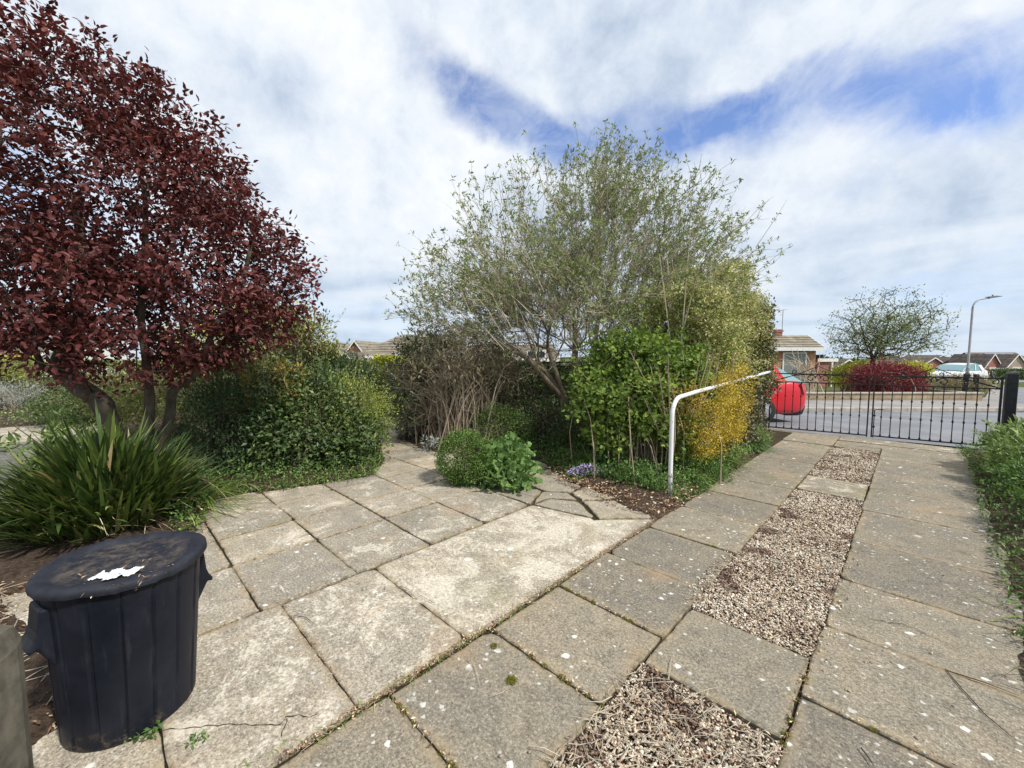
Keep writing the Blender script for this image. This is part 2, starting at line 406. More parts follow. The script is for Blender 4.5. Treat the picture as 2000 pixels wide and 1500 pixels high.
def leaves(P, D, N, L, W, lv, kind='rhomb'):
    """leaf meshes at P pointing along D with approximate face normal N -> V, F, lv"""
    n = len(P); D = nrm(D); S = nrm(np.cross(N, D)); Nn = np.cross(D, S)
    T, tri = TPL[kind]; k = len(T)
    L = np.broadcast_to(L, (n,))[:, None, None]; W = np.broadcast_to(W, (n,))[:, None, None]
    V = P[:, None, :] + D[:, None, :] * T[None, :, 0:1] * L + S[:, None, :] * T[None, :, 1:2] * W + Nn[:, None, :] * T[None, :, 2:3] * L
    F = (np.arange(n)[:, None, None] * k + np.array(tri)[None]).reshape(-1, 3)
    return V.reshape(-1, 3), F, np.repeat(lv, k)

def merge(parts):
    V = []; F = []; A = []; o = 0
    for v, f, a in parts:
        V.append(v); A.append(a); F.append([x + o for x in (f if isinstance(f, list) else [f])]); o += len(v)
    FF = {}
    for fs in F:
        for f in fs: FF.setdefault(f.shape[1], []).append(f)
    return np.concatenate(V), [np.concatenate(x) for x in FF.values()], np.concatenate(A)

def twigs(P0, P1, r0, r1, sides=3, bow=0.0):
    """many straight tapered prisms"""
    n = len(P0); T = nrm(P1 - P0); up = np.where(np.abs(T[:, 2:3]) < .9, np.array([[0, 0, 1.0]]), np.array([[1.0, 0, 0]]))
    A = nrm(np.cross(T, up)); B = np.cross(T, A); r0 = np.broadcast_to(r0, (n,)); r1 = np.broadcast_to(r1, (n,))
    ang = np.arange(sides) * 2 * math.pi / sides
    ring = A[:, None] * np.cos(ang)[None, :, None] + B[:, None] * np.sin(ang)[None, :, None]
    V = np.concatenate([P0[:, None] + ring * r0[:, None, None], P1[:, None] + ring * r1[:, None, None]], 1)
    q = np.array([(k, (k + 1) % sides, sides + (k + 1) % sides, sides + k) for k in range(sides)])
    F = (np.arange(n)[:, None, None] * 2 * sides + q[None]).reshape(-1, 4)
    return V.reshape(-1, 3), F, np.repeat(rng.random(n), 2 * sides)

def blades(P, D, L, W, droop, lv, seg=5, fold=0.0):
    """strap leaves: D starting direction, droop pulls the tip down"""
    n = len(P); t = np.linspace(0, 1, seg + 1)[None, :, None]
    D = nrm(D); S = nrm(np.cross(D, np.array([[0, 0, 1.0]])) + 1e-6)
    L = np.broadcast_to(L, (n,))[:, None, None]; W = np.broadcast_to(W, (n,))[:, None, None]; dr = np.broadcast_to(droop, (n,))[:, None, None]
    H = D.copy(); H[:, 2] = 0; H = nrm(H)
    C = P[:, None] + D[:, None] * t * L + H[:, None] * (t ** 2) * L * dr * 0.35
    C[:, :, 2] -= (t ** 2.2 * L * dr)[:, :, 0]
    wd = W * (np.sin(np.clip(t * .82 + .18, 0, 1) * math.pi) ** 0.6) * 0.5 + 0.0004
    V = np.stack([C - S[:, None] * wd, C + S[:, None] * wd], 2).reshape(n, -1, 3)
    k = 2 * (seg + 1)
    q = np.array([(2 * i, 2 * i + 1, 2 * i + 3, 2 * i + 2) for i in range(seg)])
    F = (np.arange(n)[:, None, None] * k + q[None]).reshape(-1, 4)
    return V.reshape(-1, 3), F, np.repeat(lv, k)

def rdir(n): return nrm(rng.normal(size=(n, 3)))

def ell(X, Y, d, rx, rz, ry=None):
    """ellipsoid lobe seen at photo spot X,Y, depth d, half extents in photo pixels (rx, rz) -> world"""
    c = at(X, Y, d); k = d / FPX
    return (c, np.array((rx * k, (ry if ry is not None else rx * k), rz * k)))

def env_points(ells, n, shell=0.35, seed=1.0, rough=0.12, zmin=0.03):
    """points in the union of lobes, most of them towards the skin. ellipsoid axes: camera right, forward, up"""
    vol = np.array([e[1].prod() ** (2 / 3) for e in ells]); pr = vol / vol.sum(); out = []; got = 0
    while got < n:
        m = int((n - got) * 1.6) + 50
        idx = rng.choice(len(ells), m, p=pr); u = rdir(m)
        C = np.array([e[0] for e in ells])[idx]; R = np.array([e[1] for e in ells])[idx]
        r = 1 - shell * rng.random(m) ** 1.4
        loc = u * R * (r * (1 + rough * sn(u * 3 + C, 2.2, seed) + rough * .6 * sn(u * 7 + C, 2.0, seed + 3)))[:, None]
        P = C + loc[:, 0:1] * RT + loc[:, 1:2] * FW + loc[:, 2:3] * np.array((0, 0, 1.0))
        ok = P[:, 2] > zmin
        for j, (c, rr) in enumerate(ells):
            q = P - c; q = np.stack([q @ RT, q @ FW, q[:, 2]], 1) / rr
            ok &= ~((idx != j) & ((q ** 2).sum(1) < (1 - shell * 1.1) ** 2))
        P = P[ok]; O = nrm((u / R)[ok] @ np.stack([RT, FW, np.array((0, 0, 1.0))]))
        out.append(np.concatenate([P, O], 1)); got += len(P)
    a = np.concatenate(out)[:n]; return a[:, :3], a[:, 3:]

def foliage(ells, n, L, W, kind='rhomb', clump=0.10, per=14, shell=0.35, up=0.45, seed=1.0, rough=0.13, zmin=0.03, spread=0.9, flat=0.5, lvc=0.5, rosette=False, jit=0.3):
    """leaves in clumps over the lobes"""
    m = max(3, n // per)
    C, O = env_points(ells, m, shell, seed, rough, zmin)
    cl = rng.random(m)
    idx = np.repeat(np.arange(m), per); k = len(idx)
    off = rng.normal(size=(k, 3)) * clump * 0.5
    P = C[idx] + off; P[:, 2] = np.maximum(P[:, 2], zmin)
    if rosette: D = nrm(rdir(k) * spread + nrm(off) * .8 + O[idx] * 0.5 + np.array((0, 0, up)))
    else: D = nrm(O[idx] * 0.8 + rdir(k) * spread + np.array((0, 0, up)))
    Nn = nrm(O[idx] * flat + rdir(k) * 0.6 + np.array((0, 0, 0.8)))
    Ls = L * U_(1 - jit, 1 + jit, k); Ws = W * U_(1 - jit, 1 + jit, k)
    lv = np.clip(cl[idx] * lvc + rng.random(k) * (1 - lvc), 0, 1)
    return leaves(P, D, Nn, Ls, Ws, lv, kind), C, O

def stems_to(base, C, n, r0=0.012, r1=0.003, spread=0.12, seg=4, bow=0.15):
    """curved stems from around the base to n of the leaf clumps"""
    hi = C[C[:, 2] > np.median(C[:, 2])]; T = hi[rng.choice(len(hi), min(n, len(hi)), replace=False)]; k = len(T)
    base = np.asarray(base, float)
    B = base + np.stack([rng.normal(size=k) * spread, rng.normal(size=k) * spread, np.zeros(k)], 1)
    H = T - B; t = np.linspace(0, 1, seg + 1); pr = rdir(k) * bow * np.linalg.norm(H, axis=1, keepdims=True) * .5
    rise = np.stack([-H[:, 0], -H[:, 1], np.linalg.norm(H[:, :2], axis=1)], 1) * 0.25
    pts = [B + H * s + (pr + rise) * (math.sin(s * math.pi)) for s in t]
    rr = [r0 + (r1 - r0) * s for s in t]
    return merge([twigs(pts[i], pts[i + 1], rr[i], rr[i + 1], 4) for i in range(seg)])

def shrub(name, label, cat, base, ells, n, L, W, lmat, smat=None, nst=40, sr=0.010, group=None, sspread=0.12, extra=None, **kw):
    root = empty(name, base, label, cat, group)
    (V, F, A), C, O = foliage(ells, n, L, W, **kw); fol = [(V, F, A)]; st = []
    if smat is not None:
        if W < .06:      # stray shoots that break the outline
            ks = max(12, n // 260); i = rng.integers(0, len(C), ks); Dd = nrm(O[i] * .7 + rdir(ks) * .5 + np.array((0, 0, .7))); Ls = U_(.8, 3.2, ks) * kw.get('clump', .1) * 1.3
            e = C[i] + Dd * Ls[:, None]; st.append(twigs(C[i], e, .0028, .0012, 3))
            q = 9; t = np.tile(np.linspace(.3, 1, q), ks)[:, None]; P = np.repeat(C[i], q, 0) + np.repeat(e - C[i], q, 0) * t; nn = len(P)
            fol.append(leaves(P, nrm(np.repeat(Dd, q, 0) * .5 + rdir(nn)), nrm(rdir(nn) + np.array((0, 0, .7))), L * U_(.5, 1.1, nn), W * U_(.5, 1.1, nn), np.clip(U_(.35, 1.1, nn), 0, 1), kw.get('kind', 'rhomb')))
        st.append(stems_to(base, C, nst, sr, sr * .3, sspread))
        V, F, A = merge(st); tag(mesh_np('stems', V, F, smat, root, {'lv': A}), kind='stuff')
    V, F, A = merge(fol); mesh_np('foliage', V, F, lmat, root, {'lv': A})
    return root, C, O

def skeleton(trunks, att, step=0.16, wpath=0.25, jit=0.03, rise=0.0):
    """branch graph: trunks = polylines already grown; att attractor points join nearest branch. -> nodes, parent"""
    N = []; par = []; pl = []
    for tr in trunks:
        base = None; last = tr.get('from', -1); pts = tr['p']
        for p in pts:
            p = np.asarray(p, float); N.append(p); par.append(last)
            pl.append(0 if last < 0 else pl[last] + np.linalg.norm(p - N[last])); last = len(N) - 1
    cap = len(N) + len(att) * 14; A = np.zeros((cap, 3)); PL = np.zeros(cap); PR = np.full(cap, -1)
    k = len(N); A[:k] = N; PL[:k] = pl; PR[:k] = par
    root = A[0]; order = np.argsort(np.linalg.norm(att - root, axis=1) + rng.random(len(att)) * 0.3)
    for i in order:
        p = att[i]; dd = np.linalg.norm(A[:k] - p, axis=1); j = int(np.argmin(dd + wpath * PL[:k])); L = dd[j]
        m = max(1, int(L / step)); a = A[j].copy()
        pj = PR[j]; tang = (a - A[pj]) if pj >= 0 else np.array((0, 0, 1.0)); tl = np.linalg.norm(tang)
        tang = tang / tl if tl > 0 else tang
        ctrl = a + tang * L * 0.35 + np.array((0, 0, rise * L))
        prev = j
        for s in range(1, m + 1):
            if k >= cap: break
            t = s / m; q = (1 - t) ** 2 * a + 2 * t * (1 - t) * ctrl + t * t * p
            if s < m: q = q + rng.normal(size=3) * jit
            A[k] = q; PR[k] = prev; PL[k] = PL[prev] + np.linalg.norm(q - A[prev]); prev = k; k += 1
    return A[:k], PR[:k]

def radii(A, PR, tip=0.003, ex=2.2, rmax=1.0):
    n = len(A); s = np.zeros(n)
    for i in range(n - 1, -1, -1):
        if s[i] == 0: s[i] = tip ** ex
        if PR[i] >= 0: s[PR[i]] += s[i]
    return np.minimum(s ** (1 / ex), rmax)

def skel_mesh(A, PR, R, big=0.02):
    """segments as tapered prisms; thick ones with more sides plus overlap"""
    c = np.nonzero(PR >= 0)[0]; p = PR[c]; rc = R[c]; rp = np.minimum(R[p], rc * 1.35)
    P0 = A[p]; P1 = A[c]; ext = nrm(P1 - P0) * (rc * 0.25)[:, None]
    out = []
    b = rc > big
    if b.any(): out.append(twigs((P0 - ext)[b], (P1 + ext)[b], rp[b], rc[b], 9))
    if (~b).any(): out.append(twigs(P0[~b], P1[~b], rp[~b], rc[~b], 4))
    return merge(out)

# ------------------------------------------------------------------ ground, beds, road
def in_poly(P, poly):
    x, y = P[:, 0], P[:, 1]; r = np.zeros(len(P), bool); n = len(poly)
    for i in range(n):
        x1, y1 = poly[i]; x2, y2 = poly[(i + 1) % n]
        c = ((y1 > y) != (y2 > y)) & (x < (x2 - x1) * (y - y1) / (y2 - y1 + 1e-12) + x1); r ^= c
    return r

def poly_dist(P, poly):
    d = np.full(len(P), 1e9); n = len(poly)
    for i in range(n):
        a = np.array(poly[i]); b = np.array(poly[(i + 1) % n]); ab = b - a
        t = np.clip(((P - a) @ ab) / (ab @ ab), 0, 1); d = np.minimum(d, np.linalg.norm(P - a - t[:, None] * ab, axis=1))
    return d

def grid_sheet(name, xs, ys, zf, m, kind='structure'):
    X, Y = np.meshgrid(xs, ys); P = np.stack([X.ravel(), Y.ravel()], 1); Z = zf(P)
    nx, ny = len(xs), len(ys); i = np.arange(nx - 1)[None] + np.arange(ny - 1)[:, None] * nx; i = i.ravel()
    F = np.stack([i, i + 1, i + nx + 1, i + nx], 1)
    o = mesh_np(name, np.column_stack([P, Z]), [F], m, smooth=True); tag(o, kind=kind); return o

def axis_pts(a, b, fine0, fine1, fs, cs):
    return np.unique(np.round(np.concatenate([np.arange(a, fine0, cs), np.arange(fine0, fine1, fs), np.arange(fine1, b, cs), [b]]), 3))

gx = axis_pts(-600, 600, -40, 60, 2.0, 40); gy = axis_pts(-200, 800, -20, 100, 2.0, 40)
M['grass'] = soil_mat('rough_grass', (0.05, 0.075, 0.02), (0.13, 0.14, 0.05), 9)
grid_sheet('ground', gx, gy, lambda P: hgt(P[:, 0], P[:, 1]) - 0.075, M['grass'])

BED_L = [(-3.95, -.55), (-3.85, .0), (-4.2, .48), (-5.0, .72), (-5.42, .78), (-4.98, 1.2), (-4.80, 1.8), (-4.70, 2.3), (-5.14, 2.66), (-6.2, 3.15), (-7.5, 3.5),
         (-10, 3.2), (-13, 1.2), (-12.6, .1), (-8.5, .2), (-6.5, -.2), (-5.6, -.8), (-4.9, -1.0), (-4.3, -.9)]
BED_C = [(-1.57, 3.60), (-1.8, 3.49), (-2.2, 3.72), (-2.83, 3.84), (-3.3, 4.1), (-3.7, 4.3), (-4.2, 4.05), (-4.7, 3.75), (-5.4, 3.56), (-6.5, 3.7), (-8, 4.5), (-9, 6), (-10, 9.2),
         (-2.05, 9.2), (-1.9, 8.6), (-1.69, 6.69), (-1.55, 4.78), (-1.56, 4.0)]
BED_R = [(.50, 1.2), (.46, 2.4), (.44, 3.0), (.52, 3.5), (.55, 5), (.60, 6.5), (.64, 8.4), (.6, 9.6), (3.5, 9.9), (3.5, 1.2)]
BED_B = [(-4.1, -.55), (-3.3, -.3), (-2.75, .03), (-2.45, .02), (-2.3, -.3), (-1.9, -.8), (-1.6, -1.6), (-4.1, -2)]
BED_F = [(-12.7, .0), (-13.2, -.95), (-14.2, -2.6), (-16, -6), (-40, -6), (-40, 14), (-12, 14), (-10.3, 9.5), (-10, 4.5), (-13.5, 1.6)]

def bed(name, poly, h=0.05, res=0.09):
    xs = np.arange(min(p[0] for p in poly), max(p[0] for p in poly) + res, res); ys = np.arange(min(p[1] for p in poly), max(p[1] for p in poly) + res, res)
    X, Y = np.meshgrid(xs, ys); P = np.stack([X.ravel(), Y.ravel()], 1)
    P3 = np.column_stack([P, np.zeros(len(P))])
    s = poly_dist(P, poly) * np.where(in_poly(P, poly), 1, -1) + 0.03 * sn(P3, 6.0, 2.0) + .02 * sn(P3, 17, 1.)
    z = np.clip(s * 0.35, -0.06, h) + 0.012 * sn(P3, 11, 5.0) * (s > 0.03) + 0.006 * rng.normal(size=len(P)) * (s > 0.02)
    nx, ny = len(xs), len(ys); i = (np.arange(nx - 1)[None] + np.arange(ny - 1)[:, None] * nx).ravel()
    F = np.stack([i, i + 1, i + nx + 1, i + nx], 1); F = F[(s[F].max(1) > -0.12)]
    o = mesh_np(name, np.column_stack([P, z]), [F], M['soil'], smooth=True); tag(o, kind='structure'); return o
bed('soil', BED_L, 0.07, .06); bed('soil', BED_C, 0.07, .06); bed('soil', BED_R, 0.06, .05); bed('soil', BED_B, 0.05, .04); bed('soil', BED_F, 0.05, .5)

# sheet that shows between the slabs
def flat_sheet(name, x0, x1, y0, y1, z, m, kind='structure', res=0.05):
    xs = np.linspace(x0, x1, max(2, int((x1 - x0) / res))); ys = np.linspace(y0, y1, max(2, int((y1 - y0) / res)))
    return grid_sheet(name, xs, ys, lambda P: z + 0.004 * sn(np.column_stack([P, P[:, 0] * 0]), 25, 1.0), m, kind)
flat_sheet('joint_earth', -13.6, .75, -3.5, 9.4, -0.018, M['joint'], res=.08)

# ---- slabs
class Slabs:
    def __init__(s): s.V = []; s.T = []; s.Q = []; s.P = {}; s.tint = []; s.worn = []; s.edge = []; s.n = 0
    def add(s, poly, tint=None, worn=0.0, z=None, gap=0.0035, bev=0.005, seg=0.06, rough=0.0020):
        poly = np.array(poly, float); c = poly.mean(0)
        # shrink by the gap
        n = len(poly); e = np.roll(poly, -1, 0) - poly; L = np.linalg.norm(e, axis=1, keepdims=True); e /= L
        nm = np.stack([e[:, 1], -e[:, 0]], 1)
        area = 0.5 * np.sum(poly[:, 0] * np.roll(poly[:, 1], -1) - np.roll(poly[:, 0], -1) * poly[:, 1])
        if area < 0: s.add(poly[::-1], tint, worn, z, gap, bev, seg, rough); return
        def inset(g):
            out = []
            for i in range(n):
                n0, n1 = nm[i - 1], nm[i]; k = 1 + n0 @ n1
                out.append(poly[i] - (n0 + n1) * g / max(k, .3))
            return np.array(out)
        O = inset(gap); pts = []
        for i in range(n):
            a, b = O[i], O[(i + 1) % n]; m = max(1, int(np.linalg.norm(b - a) / seg))
            for k in range(m):
                p = a + (b - a) * k / m
                pts.append(p + rng.normal(size=2) * rough if k else p + (c - p) / np.linalg.norm(c - p) * (abs(rng.normal()) * 0.005 + (rng.random() < .22) * U_(.012, .032)))
        pts = np.array(pts); m = len(pts); z = rng.normal() * 0.0026 if z is None else z
        inn = pts + (c - pts) / np.linalg.norm(c - pts, axis=1, keepdims=True) * bev * U_(.7, 1.6, m)[:, None]
        tl = rng.normal(size=2) * 0.002
        zt = z + (inn - c) @ tl
        inr = pts + (c - pts) / np.linalg.norm(c - pts, axis=1, keepdims=True) * np.minimum(.075, np.linalg.norm(c - pts, axis=1, keepdims=True) * .4)
        V = np.concatenate([np.column_stack([inr, z + (inr - c) @ tl]), np.column_stack([inn, zt]), np.column_stack([pts, zt - bev * .8]), np.column_stack([pts, np.full(m, -.045)])])
        i = np.arange(m); j = (i + 1) % m
        s.V.append(V); s.P.setdefault(m, []).append(i[None] + s.n)
        s.Q.append(np.stack([i, j, j + m, i + m], 1)[:, ::-1] + s.n); s.Q.append(np.stack([i + m, j + m, j + 2 * m, i + 2 * m], 1)[:, ::-1] + s.n); s.Q.append(np.stack([i + 2 * m, j + 2 * m, j + 3 * m, i + 3 * m], 1)[:, ::-1] + s.n)
        tint = rng.random() if tint is None else tint
        s.tint.append(np.full(4 * m, tint)); s.worn.append(np.full(4 * m, worn)); s.edge.append(np.repeat([0., 1., 1., 1.], m)); s.n += 4 * m
    def build(s, name, m):
        F = [np.concatenate(v) for v in s.P.values()] + [np.concatenate(s.Q)]
        o = mesh_np(name, np.concatenate(s.V), F, m, attrs={'tint': np.concatenate(s.tint), 'worn': np.concatenate(s.worn), 'edge': np.concatenate(s.edge)})
        tag(o, kind='structure'); return o
def rect(x0, x1, y0, y1): return [(x0, y0), (x1, y0), (x1, y1), (x0, y1)]
j_ = lambda: rng.normal() * 0.004

dr = Slabs()
ys = [-1.65, -1.03, -.41, .21, .83, 1.44, 2.03, 2.64, 3.30, 3.98, 4.66, 5.35, 6.05, 6.8, 7.6, 8.4, 9.32]
for a, b in zip(ys[:-1], ys[1:]):
    x0 = -1.575; dr.add([(x0 + j_(), a), (-.87 + j_(), a + j_()), (-.87 + j_(), b), (x0 + j_(), b)], tint=.18 + .58 * rng.random() + (.12 if a > 5 else 0), worn=.12 if a > 5 else 0.03)
ys = [-1.3, -.5, .3, 1.2, 2.10, 2.75, 3.42, 4.21, 5.12, 6.0, 6.88, 7.8, 8.7]
for a, b in zip(ys[:-1], ys[1:]):
    dr.add([(-.28 + j_(), a), (.64 + j_(), a + j_()), (.64 + j_(), b), (-.28 + j_(), b)], tint=.12 + .55 * rng.random() + (.12 if a > 4 else 0), worn=.03 if a < 5 else .14)
dr.add(rect(-.865, -.285, 1.80, 2.40), tint=.55, worn=.12); dr.add(rect(-.865, -.285, 5.45, 6.15), tint=.75, worn=.55)
dr.add(rect(-.865, -.285, 8.42, 8.7), tint=.6, worn=.2)
dr.add(rect(-.87, .66, 8.7, 9.05), tint=.6, worn=.25); dr.add(rect(-.87, .95, 9.05, 9.55), tint=.7, worn=.4); dr.add(rect(-2.1, -.87, 9.32, 9.5), tint=.7, worn=.3)
dr.build('driveway', M['drive'])

pa = Slabs()
wornf = lambda V: np.clip(1.15 - np.hypot((V[:, 0] + 2.0) / .9, (V[:, 1] - 2.4) / 1.5), 0.28, 1)
def strip(x0, x1, y0, y1, n, **k):
    """a large slab in several pieces that meet without a gap, so wear can vary over it"""
    pa.add(rect(x0, x1, y0, y1), **k)
# broad slabs beside the drive
XL, XR = -2.645, -1.60
for a, b, wn_ in ((-1.9, -1.2, .4), (-1.2, -.6, .4), (-.6, .10, .45), (.10, .70, .55), (.70, 1.30, .6)):
    pa.add([(XL + j_(), a), (XR + j_(), a), (XR + j_(), b), (XL + j_(), b)], tint=.62 + .2 * rng.random(), worn=wn_)
pa.add([(XL, 1.30), (XR, 1.30), (XR + .01, 3.50), (-1.98, 3.12), (XL, 2.98)], tint=.80, worn=.66)
# crazy paving wedge beside the bed
CZ = [[(-2.64, 2.99), (-1.99, 3.13), (-2.36, 3.38), (-2.62, 3.25)], [(-1.97, 3.14), (-1.62, 3.50), (-1.75, 3.62), (-1.98, 3.82), (-2.35, 3.41)],
      [(-2.655, 3.0), (-2.63, 3.25), (-2.38, 3.41), (-2.6, 3.52), (-2.83, 3.35)], [(-2.36, 3.43), (-2.0, 3.84), (-2.44, 4.1), (-2.6, 3.8), (-2.58, 3.54)],
      [(-2.66, 2.98), (-2.84, 3.36), (-3.34, 3.45), (-3.36, 2.95)], [(-2.83, 3.38), (-2.6, 3.54), (-2.62, 3.8), (-2.46, 4.12), (-3.35, 4.2), (-3.35, 3.48)]]
for k, p in enumerate(CZ): pa.add(p, tint=[.5, .8, .4, .85, .35, .6][k], worn=[.3, .25, .2, .2, .15, .2][k], gap=.009, rough=.004)
xs_ = [-13.2, -12.4, -11.6, -10.8, -10.1, -9.4, -8.7, -8.0, -7.35, -6.75, -6.2, -5.65, -5.08, -4.51, -3.94, -3.37, -2.655]
yj = [-4.0, -3.3, -2.6, -1.9, -1.2, -.6, .02, .60, 1.18, 1.77, 2.35, 2.95, 3.52, 4.1, 4.7]
for i in range(len(xs_) - 1):
    for j in range(len(yj) - 1):
        x0, x1, y0, y1 = xs_[i], xs_[i + 1], yj[j], yj[j + 1]
        if x0 > -3.4 and y0 > 2.9: continue
        if x0 > -3.95 and abs(y0 + .6) < .01 and False: continue
        cs = np.array([(x0, y0), (x1, y0), (x1, y1), (x0, y1), ((x0 + x1) / 2, (y0 + y1) / 2)])
        inn = in_poly(cs, BED_L) | in_poly(cs, BED_C) | in_poly(cs, BED_B)
        if inn.all(): continue
        wv = .36 + .15 * rng.random() if x0 > -6 else .5
        pa.add([(x0 + j_(), y0 + j_()), (x1 + j_(), y0 + j_()), (x1 + j_(), y1 + j_()), (x0 + j_(), y1 + j_())], tint=.25 + .6 * rng.random(), worn=wv)
pa.build('patio', M['patio'])

# ---- gravel: real pebbles in the strip between the wheel tracks
def pebbles(name, regions, m, kind='stuff'):
    base = []
    f = (1 + 5 ** .5) / 2
    ico = nrm(np.array([(-1, f, 0), (1, f, 0), (-1, -f, 0), (1, -f, 0), (0, -1, f), (0, 1, f), (0, -1, -f), (0, 1, -f), (f, 0, -1), (f, 0, 1), (-f, 0, -1), (-f, 0, 1)], float))
    tri = np.array([(0, 11, 5), (0, 5, 1), (0, 1, 7), (0, 7, 10), (0, 10, 11), (1, 5, 9), (5, 11, 4), (11, 10, 2), (10, 7, 6), (7, 1, 8), (3, 9, 4), (3, 4, 2), (3, 2, 6), (3, 6, 8), (3, 8, 9), (4, 9, 5), (2, 4, 11), (6, 2, 10), (8, 6, 7), (9, 8, 1)])
    Vs = []; lv = []; cnt = 0
    for (x0, x1, y0, y1, n, smin, smax, z) in regions:
        P = np.column_stack([U_(x0, x1, n), U_(y0, y1, n), np.zeros(n)])
        s = U_(smin, smax, n) * (0.7 + .6 * rng.random(n) ** 2); P[:, 2] = z + U_(-.2, 1.0, n) * s * .6 + 0.006 * sn(P, 7, 2)
        sc = np.column_stack([U_(.8, 1.3, n), U_(.6, .95, n), U_(.4, .65, n)]) * s[:, None] * .5
        yaw = U_(0, 6.28, n); tl = rng.normal(size=n) * .35
        v = ico[None] * sc[:, None] * (1 + .16 * rng.normal(size=(n, 12, 1)).clip(-1.5, 1.5))
        cx, sx = np.cos(tl)[:, None], np.sin(tl)[:, None]; y_, z_ = v[:, :, 1] * cx - v[:, :, 2] * sx, v[:, :, 1] * sx + v[:, :, 2] * cx
        cz, sz = np.cos(yaw)[:, None], np.sin(yaw)[:, None]; x_ = v[:, :, 0] * cz - y_ * sz; y2 = v[:, :, 0] * sz + y_ * cz
        Vs.append((np.stack([x_, y2, z_], 2) + P[:, None]).reshape(-1, 3))
        l = np.clip(rng.beta(1.7, 1.2, n) + .12 * sn(P, 4, 1.0), 0, 1)
        dk = (sn(P, 5.5, 9) + .5 * sn(P, 13, 4)) > .62; l = np.where(dk, l * .35, l)
        lv.append(np.repeat(l, 12)); cnt += n
    F = (np.arange(cnt)[:, None, None] * 12 + tri[None]).reshape(-1, 3)
    o = mesh_np(name, np.concatenate(Vs), [F], m, attrs={'lv': np.concatenate(lv)}, smooth=True)
    tag(o, 'loose tan and cream pebbles filling the strip between the driveway slabs', 'gravel', kind=kind); return o
pebbles('gravel', [(-.87, -.28, .6, 1.79, 11000, .009, .017, -.016), (-.87, -.28, 2.41, 3.6, 11000, .009, .017, -.014), (-.87, -.28, 3.6, 5.44, 11000, .011, .019, -.016),
                   (-.865, -.285, 6.16, 8.41, 8000, .013, .021, -.018), (-.95, -.80, 2.42, 3.35, 420, .009, .016, .004), (-.34, -.20, 2.4, 4.0, 240, .009, .015, .004),
                   (-.28, .55, 1.3, 4.0, 60, .008, .014, .004), (-.87, -.28, -1.0, .6, 5000, .010, .018, -.016)], M['pebble'])

# ---- road, pavements, kerbs across the view (parallel to the camera's picture plane)
def band(name, d0, d1, s0, s1, dz, m, nd=8, ns=40, kind='structure', fn=None):
    D, S = np.meshgrid(np.linspace(d0, d1, nd), np.linspace(s0, s1, ns), indexing='ij')
    P = D.ravel()[:, None] * FW[None, :2] + S.ravel()[:, None] * RT[None, :2]
    z = hgt(P[:, 0], P[:, 1]) + dz
    i = (np.arange(ns - 1)[None] + np.arange(nd - 1)[:, None] * ns).ravel()
    F = np.stack([i, i + ns, i + ns + 1, i + 1], 1)[:, ::-1]
    o = mesh_np(name, np.column_stack([P, z]), [F], m, smooth=True); tag(o, kind=kind); return o
def on_ground_poly(name, pix, dz, m, sub=6):
    P = np.array([gnd(*p) for p in pix]); P[:, 2] += dz
    o = mesh_np(name, P, [np.arange(len(P))[None]], m); tag(o, kind='structure'); return o
# asphalt apron + road: begins behind the gate line
pts = [(-2.4, 9.42), (1.3, 9.98), (2.4, 10.1), (6, 8.5), (40, -20)]
def road_sheet():
    a = [np.array((-14.0, 9.0)), np.array((-2.4, 9.40)), np.array((1.0, 9.93)), np.array((3.4, 9.9)), np.array((9, 8.2)), np.array((46, -24))]
    # far kerb line at depth 11.2
    n = 60; t = np.linspace(0, 1, n); A = np.array(a); cum = np.concatenate([[0], np.cumsum(np.linalg.norm(np.diff(A, axis=0), axis=1))]); cum /= cum[-1]
    near = np.column_stack([np.interp(t, cum, A[:, 0]), np.interp(t, cum, A[:, 1])])
    s0, s1 = -5.0, 60.0; far = 11.2 * FW[None, :2] + (s0 + (s1 - s0) * t)[:, None] * RT[None, :2]
    V = []; k = 8
    for j in range(k): V.append(near + (far - near) * j / (k - 1))
    V = np.concatenate(V); z = hgt(V[:, 0], V[:, 1]) - 0.02
    i = (np.arange(n - 1)[None] + np.arange(k - 1)[:, None] * n).ravel(); F = np.stack([i, i + 1, i + n + 1, i + n], 1)
    o = mesh_np('road', np.column_stack([V, z]), [F], M['asphalt'], smooth=True); tag(o, kind='structure')
road_sheet()
def kerb(name, d, s0, s1, wd, h, m):
    n = int((s1 - s0) / .9); V = []; F = []
    s = np.linspace(s0, s1, n + 1)
    for i in range(n):
        a, b = s[i] + .006, s[i + 1] - .006; o = len(V)
        for ss in (a, b):
            for dd, zz in ((d, -.06), (d, h - .02), (d + .02, h), (d + wd, h), (d + wd, -.06)):
                p = FW[:2] * dd + RT[:2] * ss; V.append((p[0], p[1], float(hgt(*p)) + zz + rng.normal() * .0015))
        F += [(o + k, o + k + 1, o + 6 + k, o + 5 + k)[::-1] for k in range(4)] + [(o, o + 1, o + 2, o + 3, o + 4), (o + 9, o + 8, o + 7, o + 6, o + 5)]
    mm = MB(); mm.add(V, F); ob = mm.build(name, m); tag(ob, kind='structure')
kerb('kerb', 11.2, -1, 22, .14, .09, M['kerb'])
band('pavement', 11.34, 13.72, -1, 15.4, 0.085, M['pavement'])
band('verge', 14.0, 24.0, 0, 15.6, 0.07, M['verge'])
# side road and its pavement turning away behind the corner
on_ground_poly('side_road', [(1800, 803.5), (2300, 803.5), (2300, 738), (1975, 738), (1945, 745), (1935, 757), (1925, 775), (1880, 792)], -0.005, M['pavement'])
on_ground_poly('side_road', [(1990, 803), (2300, 803), (2300, 741), (1985, 741), (1960, 752), (1955, 770), (1965, 790)], 0.002, M['asphalt'])

